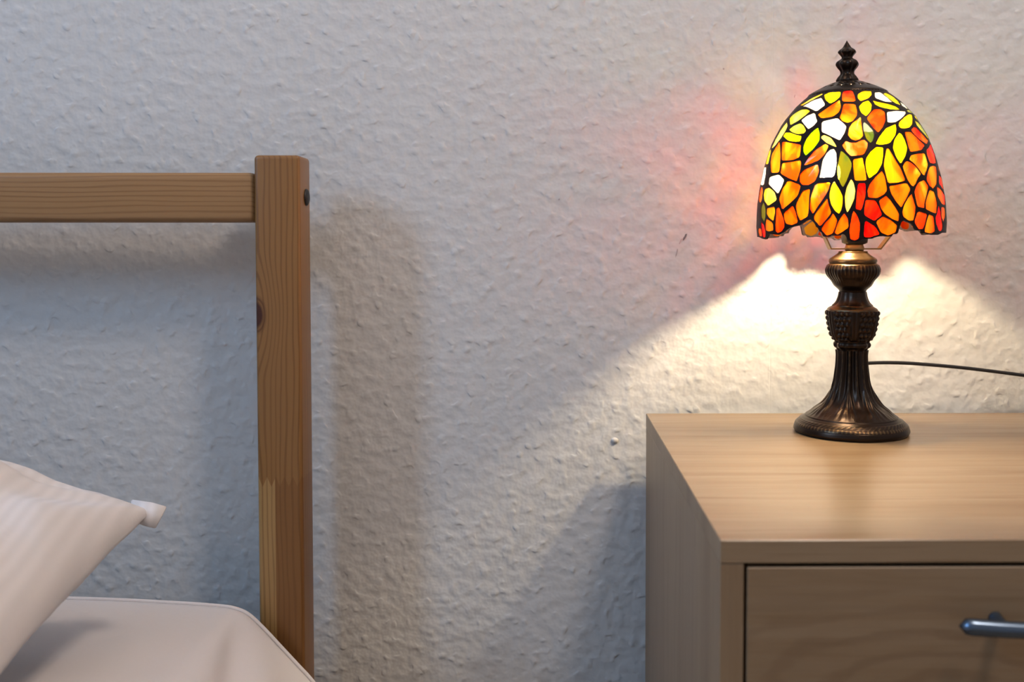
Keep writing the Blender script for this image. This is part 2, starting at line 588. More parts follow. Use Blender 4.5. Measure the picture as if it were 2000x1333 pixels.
post = bbox('headboard_post', (PX0, PY0, 0), (PX1, PY1, PZ), M_POST, bevel=0.0045, seg=4)
lp = bbox('headboard_post', (-1.734, PY0, 0), (-1.684, PY1, PZ), M_POST, bevel=0.0045, seg=4)
bbox('top_rail', (-1.684, -0.0930, 0.7770), (PX0, -0.0610, 0.8320), M_RAIL, bevel=0.0075, seg=4)
bbox('lower_rail', (-1.684, -0.0930, 0.120), (PX0, -0.0610, 0.190), M_RAIL, bevel=0.005, seg=2)
bbox('side_rail', (PX0 + 0.004, -2.06, 0.100), (PX0 + 0.028, -0.1005, 0.195), M_RAIL, bevel=0.003, seg=2)
bbox('side_rail', (-1.712, -2.06, 0.100), (-1.688, -0.1005, 0.195), M_RAIL, bevel=0.003, seg=2)
bbox('foot_post', (PX0, -2.11, 0), (PX1, -2.0605, 0.34), M_POST, bevel=0.0045, seg=3)
bbox('foot_post', (-1.734, -2.11, 0), (-1.684, -2.0605, 0.34), M_POST, bevel=0.0045, seg=3)
bbox('foot_rail', (-1.684, -2.095, 0.12), (PX0, -2.065, 0.30), M_RAIL, bevel=0.005, seg=2)
for k in range(12):
    y = -0.20 - k * 0.155
    bbox('slat', (-1.6875, y - 0.035, 0.1780), (PX0 + 0.0038, y + 0.035, 0.1945), M_RAIL, bevel=0.002, seg=1)
# black cap over the bolt head on the outer face of the post
M_CAP = plain('black_plastic_cap', (0.016, 0.014, 0.016, 1), 0.45)
cap = lathe('bolt_cap', [(0.0, 0.0092), (0.0012, 0.0094), (0.0024, 0.0088), (0.0034, 0.0070), (0.0040, 0.0040), (0.0042, 0.0006)], M_CAP, bed, 28)
cap.location = Vector((PX1 - 0.0004, -0.0720, 0.8055)) - bo
cap.rotation_euler = (0, PI / 2, 0)
tag(cap, 'black bolt cap')

# ---------------------------------------------------------------- mattress in white sheet
M_SHEET = mat_cloth('white_sheet', (0.89, 0.855, 0.87, 1))
mt = tag(empty('mattress', (-1.0, -1.07, 0.1955)), 'mattress in a white fitted sheet with a piped rounded corner', 'mattress')
mo = Vector(mt.location)
prof = [(-0.95, 0.3720), (-0.75, 0.3715), (-0.60, 0.3700), (-0.48, 0.3668), (-0.40, 0.3625), (-0.352, 0.3588), (-0.335, 0.3555), (-0.322, 0.3490), (-0.306, 0.3335), (-0.289, 0.3146), (-0.271, 0.2945), (-0.253, 0.2740), (-0.240, 0.2520), (-0.2335, 0.2280), (-0.2345, 0.2080), (-0.2450, 0.1970)]
pr = spline([(x, 0, z) for x, z in prof], 7)
nS = len(pr)
ys = [-0.1085, -0.1095, -0.1120, -0.1165, -0.1230, -0.131] + [-0.131 - 0.0085 * k for k in range(1, 60)] + [-0.64 - 0.07 * k for k in range(1, 21)] + [-2.045]
hsh = [0.020, 0.0120, 0.0068, 0.0028, 0.0006, 0.0]
v, f = [], []
for j, y in enumerate(ys):
    sh = hsh[j] if j < len(hsh) else 0.0
    for i, p in enumerate(pr):
        nx, nz = 0.0, 1.0
        a, b = pr[max(i - 1, 0)], pr[min(i + 1, nS - 1)]
        tx, tz = b.x - a.x, b.z - a.z
        L = math.hypot(tx, tz) or 1
        nx, nz = -tz / L, tx / L
        d = -sh
        if j > 4:
            wgt = min(1.0, (j - 4) / 8)
            d += wgt * (noise.noise(Vector((p.x * 5 + 3, y * 4, p.z * 5))) * 0.006 + noise.noise(Vector((p.x * 15, y * 7, 1))) * 0.0022)
            # the sheet pulls into a crease where the top turns over the edge
            k = -0.326 + 0.20 * (-y - 0.12)
            e = (p.x - k) / 0.013
            d -= wgt * 0.0085 * math.exp(-e * e)
            e = (p.x - k - 0.028) / 0.018
            d += wgt * 0.0055 * math.exp(-e * e)
        v.append((p.x + nx * d - mo.x, y - mo.y, p.z + nz * d - mo.z))
for j in range(len(ys) - 1):
    for i in range(nS - 1):
        f.append((j * nS + i, (j + 1) * nS + i, (j + 1) * nS + i + 1, j * nS + i + 1))
# mirror for the far half of the bed so the mattress is closed
nv = len(v)
xm = -0.95 - mo.x
for j in range(len(ys)):
    for i in range(nS):
        x, y, z = v[j * nS + i]
        v.append((2 * xm - x - 0.0, y, z))
for j in range(len(ys) - 1):
    for i in range(nS - 1):
        f.append((nv + j * nS + i, nv + j * nS + i + 1, nv + (j + 1) * nS + i + 1, nv + (j + 1) * nS + i))
# ends and underside
J = len(ys) - 1
head = list(range(nS)) + [nv + i for i in range(nS - 1, 0, -1)]
foot = [J * nS + i for i in range(nS)] + [nv + J * nS + i for i in range(nS - 1, 0, -1)]
f.append(tuple(head))
f.append(tuple(foot[::-1]))
for j in range(J):
    f.append((j * nS + nS - 1, (j + 1) * nS + nS - 1, nv + (j + 1) * nS + nS - 1, nv + j * nS + nS - 1))
me = bpy.data.meshes.new('sheet')
me.from_pydata(v, [], f)
bmx = bmesh.new(); bmx.from_mesh(me)
bmesh.ops.remove_doubles(bmx, verts=bmx.verts[:], dist=0.0002)
bmesh.ops.recalc_face_normals(bmx, faces=bmx.faces[:])
bmx.to_mesh(me); bmx.free()
link('sheet', me, M_SHEET, mt, True)
me.set_sharp_from_angle(angle=math.radians(60))
pip = [(p.x + 0.0 - mo.x, -0.1160 - mo.y, p.z - mo.z - 0.0018) for p in pr[8:]]
tube('piping', pip, 0.0022, M_SHEET, mt, 10)

# ---------------------------------------------------------------- pillow
M_PILLOW = mat_cloth('white_pillowcase', (0.89, 0.855, 0.865, 1), 2200.0, True)
pw = tag(empty('pillow', (-0.70, -0.42, 0.372)), 'white pillow with a pointed corner lying on the mattress', 'pillow')
wo = Vector(pw.location)
Bk, BL, Fr = Vector((-0.378, -0.238, 0.4955)), Vector((-1.06, -0.225, 0.525)), Vector((-0.392, -0.640, 0.400))
cen = (BL + Fr) / 2
U, V = (Bk - BL) / 2, (Bk - Fr) / 2
Nn = U.cross(V).normalized()
if Nn.z < 0:
    Nn = -Nn


def pillow_pt(u, v_, side):
    uu = u * (1 - 0.055 * (1 - v_ * v_))
    vv = v_ * (1 - 0.055 * (1 - u * u))
    e = (1 - abs(u) ** 3.0) * (1 - abs(v_) ** 3.0)
    t = max(e, 0) ** 0.50
    th = (0.104 if side > 0 else 0.060) * t
    p = cen + U * uu + V * vv
    w = noise.noise(Vector((u * 3.1 + 5, v_ * 3.3, side))) * 0.012 + noise.noise(Vector((u * 9, v_ * 5 + 2, side * 3))) * 0.0065 + noise.noise(Vector((u * 26 + v_ * 14, v_ * 9, side))) * 0.0028
    # creases running in from the corner
    cu, cv = 1 - u, 1 - v_
    rad_ = math.hypot(cu, cv)
    an = math.atan2(cv, cu)
    w += 0.0065 * math.sin(an * 15) * math.exp(-((rad_ - 0.35) / 0.25) ** 2)
    p = p + Nn * side * (th + w * t)
    # a soft fold along the back edge of the top
    fo = 1 / (1 + math.exp((u - 0.755) / 0.016))
    p.z += 0.026 * t * math.exp(-((v_ - 0.62) / 0.24) ** 2) * fo * (side > 0)
    return p


G = 84
v, f = [], []
g = [math.sin(PI / 2 * (k / G * 2 - 1)) * 0.5 + 0.5 * (k / G * 2 - 1) for k in range(G + 1)]
for side in (1, -1):
    base = len(v)
    for a in g:
        for b in g:
            p = pillow_pt(a, b, side)
            if side < 0:
                p.z = max(p.z, 0.3745)
            v.append(tuple(p - wo))
    for i in range(G):
        for j in range(G):
            q = [base + i * (G + 1) + j, base + (i + 1) * (G + 1) + j, base + (i + 1) * (G + 1) + j + 1, base + i * (G + 1) + j + 1]
            f.append(tuple(q if side > 0 else q[::-1]))
me = bpy.data.meshes.new('pillowcase')
me.from_pydata(v, [], f)
bmx = bmesh.new(); bmx.from_mesh(me)
bmesh.ops.remove_doubles(bmx, verts=bmx.verts[:], dist=0.0003)
bmesh.ops.recalc_face_normals(bmx, faces=bmx.faces[:])
bmx.to_mesh(me); bmx.free()
link('pillowcase', me, M_PILLOW, pw, True)
# stitched corner tab standing out past the seam
tabp = [(-0.0200, 0.0120), (-0.0010, 0.0098), (0.0137, 0.0062), (0.0060, -0.0122), (-0.0045, -0.0100), (-0.0200, -0.0050)]
bm = bmesh.new()
rings = []
for s_ in (1, -1):
    ring = []
    for k, (a, b) in enumerate(tabp):
        bul = 0.0040 if a < -0.015 else (0.0022 if a < -0.002 else 0.0016)
        q = Vector((-0.3770 + a, -0.2440 + 0.55 * b - s_ * bul, 0.4945 + b + s_ * bul * 0.4)) - wo
        ring.append(bm.verts.new(q))
    rings.append(ring)
bm.faces.new(rings[0]); bm.faces.new(rings[1][::-1])
for k in range(len(tabp)):
    k2 = (k + 1) % len(tabp)
    bm.faces.new((rings[0][k], rings[1][k], rings[1][k2], rings[0][k2]))
bmesh.ops.recalc_face_normals(bm, faces=bm.faces[:])
bmesh.ops.bevel(bm, geom=bm.edges[:], offset=0.0008, segments=2, affect='EDGES')
from_bm('corner_tab', bm, M_PILLOW, pw, True)

# ---------------------------------------------------------------- stained glass table lamp
LX, LY = 0.3252, -0.1523
lamp = tag(empty('table_lamp', (LX, LY, T)), 'lit stained glass table lamp with bronze figured base on the cabinet', 'lamp')
M_BRONZE = mat_metal('antique_bronze', (0.032, 0.021, 0.015, 1), 0.33, (0.20, 0.125, 0.058, 1))
M_BRASS = mat_metal('old_brass', (0.42, 0.28, 0.12, 1), 0.34)
M_BLACK = plain('black_plastic', (0.012, 0.011, 0.012, 1), 0.4)
M_LEAD = mat_metal('lead_came', (0.022, 0.014, 0.014, 1), 0.5)
K = 0.956 / 1847.0


def H(y):
    return (844.0 - y) / 1847.0


# -- base and column: one turned and embossed casting
bp = [(844, 60), (848.0, 112), (843, 114.5), (837.6, 115), (831, 113), (825, 109), (819, 103), (814, 96), (806, 82), (798, 71), (790, 59), (782.4, 51.6), (774.5, 46), (759, 38.6), (743, 34), (727, 31.7), (711.5, 29.8), (694, 29), (683, 30)]
zz = [(H(844), 0.045), (H(843.9), 0.0570), (H(843), 0.0580)] + [(H(y), r * K) for y, r in bp[3:]]


def dense(tab, step):
    out = []
    for (z0_, r0), (z1_, r1) in zip(tab, tab[1:]):
        n = max(1, int(math.hypot(z1_ - z0_, r1 - r0) / step))
        for k in range(n):
            out.append((z0_ + (z1_ - z0_) * k / n, r0 + (r1 - r0) * k / n))
    out.append(tab[-1])
    return out


def soft(tab, n=6):
    P = spline([(r, 0, z) for z, r in tab], n)
    return [(p.z, p.x) for p in P]


def relief_base(a, z, r):
    y = 844 - z * 1847
    h = 0.30
    d = 0.0
    if y < 800:                                   # flutes running up the stem
        w = min(1.0, (800 - y) / 45)
        c = math.cos(a * 14)
        d += w * 0.0015 * c
        h = 0.30 + 0.28 * w * max(c, 0)
    if 752 < y < 812:                             # pointed leaves fanning at the foot
        w = math.sin(PI * (y - 752) / 60)
        s = ((a / (2 * PI) * 7) % 1.0) - 0.5
        wd = 0.06 + 0.42 * (y - 752) / 60
        e = abs(s) / wd
        vein = math.cos(s * 34 - (y - 780) * 0.10 * (1 if s > 0 else -1))
        if e < 1:
            d += w * (0.0019 * (1 - e ** 3) + 0.0008 * vein)
            h = max(h, 0.36 + 0.30 * w * max(vein, 0))
        else:
            d -= w * 0.0008
    if 812 <= y < 817:
        d -= 0.0009
        h = 0.1
    if 817 <= y < 829:                            # fine beaded border
        if y > 823.5:
            c = abs(math.cos(a * 42))
            d += 0.00055 * c * math.sin(PI * (y - 823.5) / 5.5)
            h = 0.30 + 0.45 * c
        else:
            c = math.cos(a * 63 + y)
            d += 0.00015 * c
            h = 0.50 + 0.12 * c
    if y >= 829:
        h = 0.12
        # eight-sided feel of the foot
        d += 0.0002 * math.cos(a * 8 + 0.4)
    return r + d, h


lathe('foot_and_stem', dense(zz[:4], 0.002)[:-1] + soft(zz[3:], 9), M_BRONZE, lamp, 252, relief_base)

# -- grape vase in the middle
vp = [(684, 29), (680, 30.5), (676.5, 35), (672, 36.5), (668.5, 35), (666, 33.8), (655, 41.5), (635.5, 47), (616, 49.8), (606, 50.5), (602, 48.5), (597, 40), (590, 32.5), (580, 28), (570, 26)]


def relief_vase(a, z, r):
    y = 844 - z * 1847
    d, h = 0.0, 0.25
    if y > 664:
        d += 0.0007 * math.cos(a * 12)
        h = 0.3 + 0.2 * math.cos(a * 12)
    elif y > 606:
        s = ((a / (2 * PI) * 6 + 0.17) % 1.0) - 0.5     # six panels: bunches of grapes between smooth ribs
        if abs(s) < 0.33:
            gx = s / 0.33
            row = (y - 606) / 10.5
            ri = math.floor(row)
            col = gx * 1.7 + (0.5 if ri % 2 else 0.0)
            ci = round(col)
            q = ((col - ci) / 0.5) ** 2 + ((row - ri - 0.5) / 0.5) ** 2
            if abs(ci) <= 2 - (1 if y > 637 else 0):
                b = max(0.0, 1 - q) ** 0.5
                d += 0.0026 * b - 0.0005
                h = 0.12 + 0.55 * b * b
        else:
            e = (abs(s) - 0.33) / 0.17
            d += 0.0013 * math.sin(e * PI) + 0.0006
            h = 0.30
    elif y > 597:
        c = math.cos(a * 6 + 1.0)
        d += 0.0006 * c
        h = 0.75 + 0.1 * c
    else:
        c = abs(math.cos(a * 4 + 0.5))                  # petals on the neck
        d += 0.0010 * c
        h = 0.15 + 0.35 * (1 - c) + 0.3 * max(0, (y - 588) / 9)
    return r + d, h


lathe('vase', soft([(H(y), r * K) for y, r in vp], 8), M_BRONZE, lamp, 220, relief_vase)

# -- ribbed bulb under the socket
up_ = [(571, 25.5), (566, 28), (557.5, 37.5), (548, 43), (538, 51), (528, 54.5), (520, 52.5), (516.5, 49.5), (514.5, 46), (512, 47.5), (506, 46), (500, 37), (495, 30), (491, 28)]


def relief_knop(a, z, r):
    y = 844 - z * 1847
    d, h = 0.0, 0.3
    if 517 < y < 556:
        w = math.sin(PI * (y - 517) / 39)
        c = math.cos(a * 44)
        big = math.cos(a * 8)
        d += w * (0.0003 * c + 0.0008 * big)
        h = 0.50 + 0.2 * c - 0.014 * max(0, y - 528)
    elif y <= 517:
        h = 0.85
        d += 0.0005 * math.cos(a * 8) if y > 511 else 0
    return r + d, h


lathe('knop', soft([(H(y), r * K) for y, r in up_], 6), M_BRONZE, lamp, 220, relief_knop)
SX = 0.0015          # the socket stands a touch off the stem's axis
sk = lathe('socket_neck', [(H(492), 17 * K), (H(488), 19 * K), (H(484), 19 * K), (H(480), 17.5 * K), (H(476), 17.5 * K)], M_BRASS, lamp, 40)
sk.location.x = SX
so = lathe('socket', [(H(477.5), 20 * K), (H(475), 25 * K), (H(468), 26 * K), (H(455), 26 * K), (H(440), 24 * K), (H(415), 21 * K), (H(408), 19 * K), (H(400), 14 * K), (H(369), 12 * K)], M_BLACK, lamp, 40)
so.location.x = SX
pad = lathe('felt_pad', [(0.0, 0.0560), (0.0004, 0.0566), (0.0011, 0.0566)], M_BLACK, lamp, 64)

# -- strap that carries the shade: flat bar bent to a trapezoid, going on up inside
strap = [(-72, 380), (-75, 428), (-48, 486.5), (48, 486.5), (79, 446), (79, 380)]
sv = []
wd, th = 0.0060, 0.0016
P2 = [Vector((x / 1847.0 + SX, 0, H(y))) for x, y in strap]
bm = bmesh.new()
rows = []
for i, p in enumerate(P2):
    t = (P2[min(i + 1, len(P2) - 1)] - P2[max(i - 1, 0)]).normalized()
    n_ = Vector((-t.z, 0, t.x))
    rows.append([bm.verts.new(p + Vector((0, sy * wd, 0)) + n_ * sn * th / 2) for sy, sn in ((-1, -1), (1, -1), (1, 1), (-1, 1))])
for a, b in zip(rows, rows[1:]):
    for k in range(4):
        bm.faces.new((a[k], a[(k + 1) % 4], b[(k + 1) % 4], b[k]))
bm.faces.new(rows[0]); bm.faces.new(rows[-1][::-1])
bmesh.ops.recalc_face_normals(bm, faces=bm.faces[:])
from_bm('shade_strap', bm, M_BRASS, lamp)
for sx_, x0, yb in ((-1, -72, 380), (1, 79, 380)):
    pts = spline([(x0 / 1847.0 + SX, 0, H(yb + 2)), (x0 / 1847.0 * 0.93, 0, H(320)), (x0 / 1847.0 * 0.68, 0, H(250)), (x0 / 1847.0 * 0.25 - 0.004, 0, H(190)), (-0.0065, 0, H(176))], 6)
    tube('harp_wire', pts, 0.0016, M_BRASS, lamp, 8)

# -- bulb: lamp's own light
BZ = 0.2740
M_BULB = emit('glowing_bulb', (1.0, 0.78, 0.49, 1), BULB_POWER)
bulb = lathe('bulb', [(BZ - 0.0120, 0.0040), (BZ - 0.0100, 0.0066), (BZ - 0.005, 0.0086), (BZ, 0.0090), (BZ + 0.005, 0.0080), (BZ + 0.0095, 0.0050), (BZ + 0.0120, 0.0010)], M_BULB, lamp, 14)
bulb.location.x = -0.0235
tube('bulb_stem', [(SX, 0, H(372)), (-0.009, 0, H(366)), (-0.019, 0, H(361)), (-0.0233, 0, BZ - 0.0112)], [0.006, 0.0058, 0.005, 0.0042], M_BLACK, lamp, 12)

# -- shade: lead net with a pane of glass in every mesh
SH0 = 0.195
M_GL = {
    'W': mat_glass('glass_white', (0.95, 0.93, 0.90, 1), (0.95, 0.90, 0.82, 1), (0.92, 0.93, 0.95, 1), 0.612),
    'Y': mat_glass('glass_yellow', (0.86, 0.80, 0.004, 1), (0.90, 0.72, 0.006, 1), (0.88, 0.82, 0.02, 1), 0.576),
    'D': mat_glass('glass_gold', (0.90, 0.62, 0.008, 1), (0.88, 0.72, 0.02, 1), (0.92, 0.72, 0.10, 1), 0.562),
    'P': mat_glass('glass_cream', (0.90, 0.76, 0.22, 1), (0.92, 0.82, 0.36, 1), (0.92, 0.68, 0.14, 1), 0.612),
    'L': mat_glass('glass_pale_green', (0.62, 0.66, 0.24, 1), (0.72, 0.68, 0.12, 1), (0.52, 0.62, 0.42, 1), 0.432),
    'G': mat_glass('glass_lime', (0.44, 0.68, 0.004, 1), (0.66, 0.74, 0.006, 1), (0.34, 0.58, 0.006, 1), 0.504),
    'S': mat_glass('glass_sage', (0.30, 0.40, 0.13, 1), (0.44, 0.44, 0.07, 1), (0.38, 0.47, 0.26, 1), 0.288),
    'A': mat_glass('glass_amber', (0.95, 0.38, 0.003, 1), (0.95, 0.19, 0.004, 1), (0.94, 0.52, 0.03, 1), 0.52),
    'K': mat_glass('glass_amber_cream', (0.95, 0.37, 0.006, 1), (0.95, 0.68, 0.16, 1), (0.95, 0.20, 0.005, 1), 0.54),
    'O': mat_glass('glass_orange', (0.95, 0.19, 0.003, 1), (0.95, 0.33, 0.005, 1), (0.92, 0.055, 0.003, 1), 0.55),
    'R': mat_glass('glass_red', (0.92, 0.050, 0.003, 1), (0.95, 0.16, 0.006, 1), (0.88, 0.016, 0.003, 1), 0.612),
    'C': mat_glass('glass_coral', (0.95, 0.22, 0.03, 1), (0.95, 0.50, 0.26, 1), (0.95, 0.66, 0.44, 1), 0.612),
}
SPROF = [(0.190, 0.0965), (0.2079, 0.0980), (0.2187, 0.0988), (0.2404, 0.0977), (0.2620, 0.0942), (0.2837, 0.0888), (0.3064, 0.0807), (0.3270, 0.0688), (0.3443, 0.0531), (0.3579, 0.0352), (0.3620, 0.0290)]
SPROF = [(h, r * 0.956) for h, r in SPROF]
THC = math.radians(-16.8)       # the side of the pattern that faces into the room


def spt(th, h, d=0.0):
    """point on the shade: th degrees round the pattern, h metres up, d outward"""
    e = 0.002
    r = interp(SPROF, h)
    sl = (interp(SPROF, h + e) - interp(SPROF, h - e)) / (2 * e)
    L = math.hypot(1, sl)
    a = math.radians(th) + THC
    rr = r + d / L
    return Vector((rr * math.sin(a), -rr * math.cos(a), h - SH0 - d * sl / L))


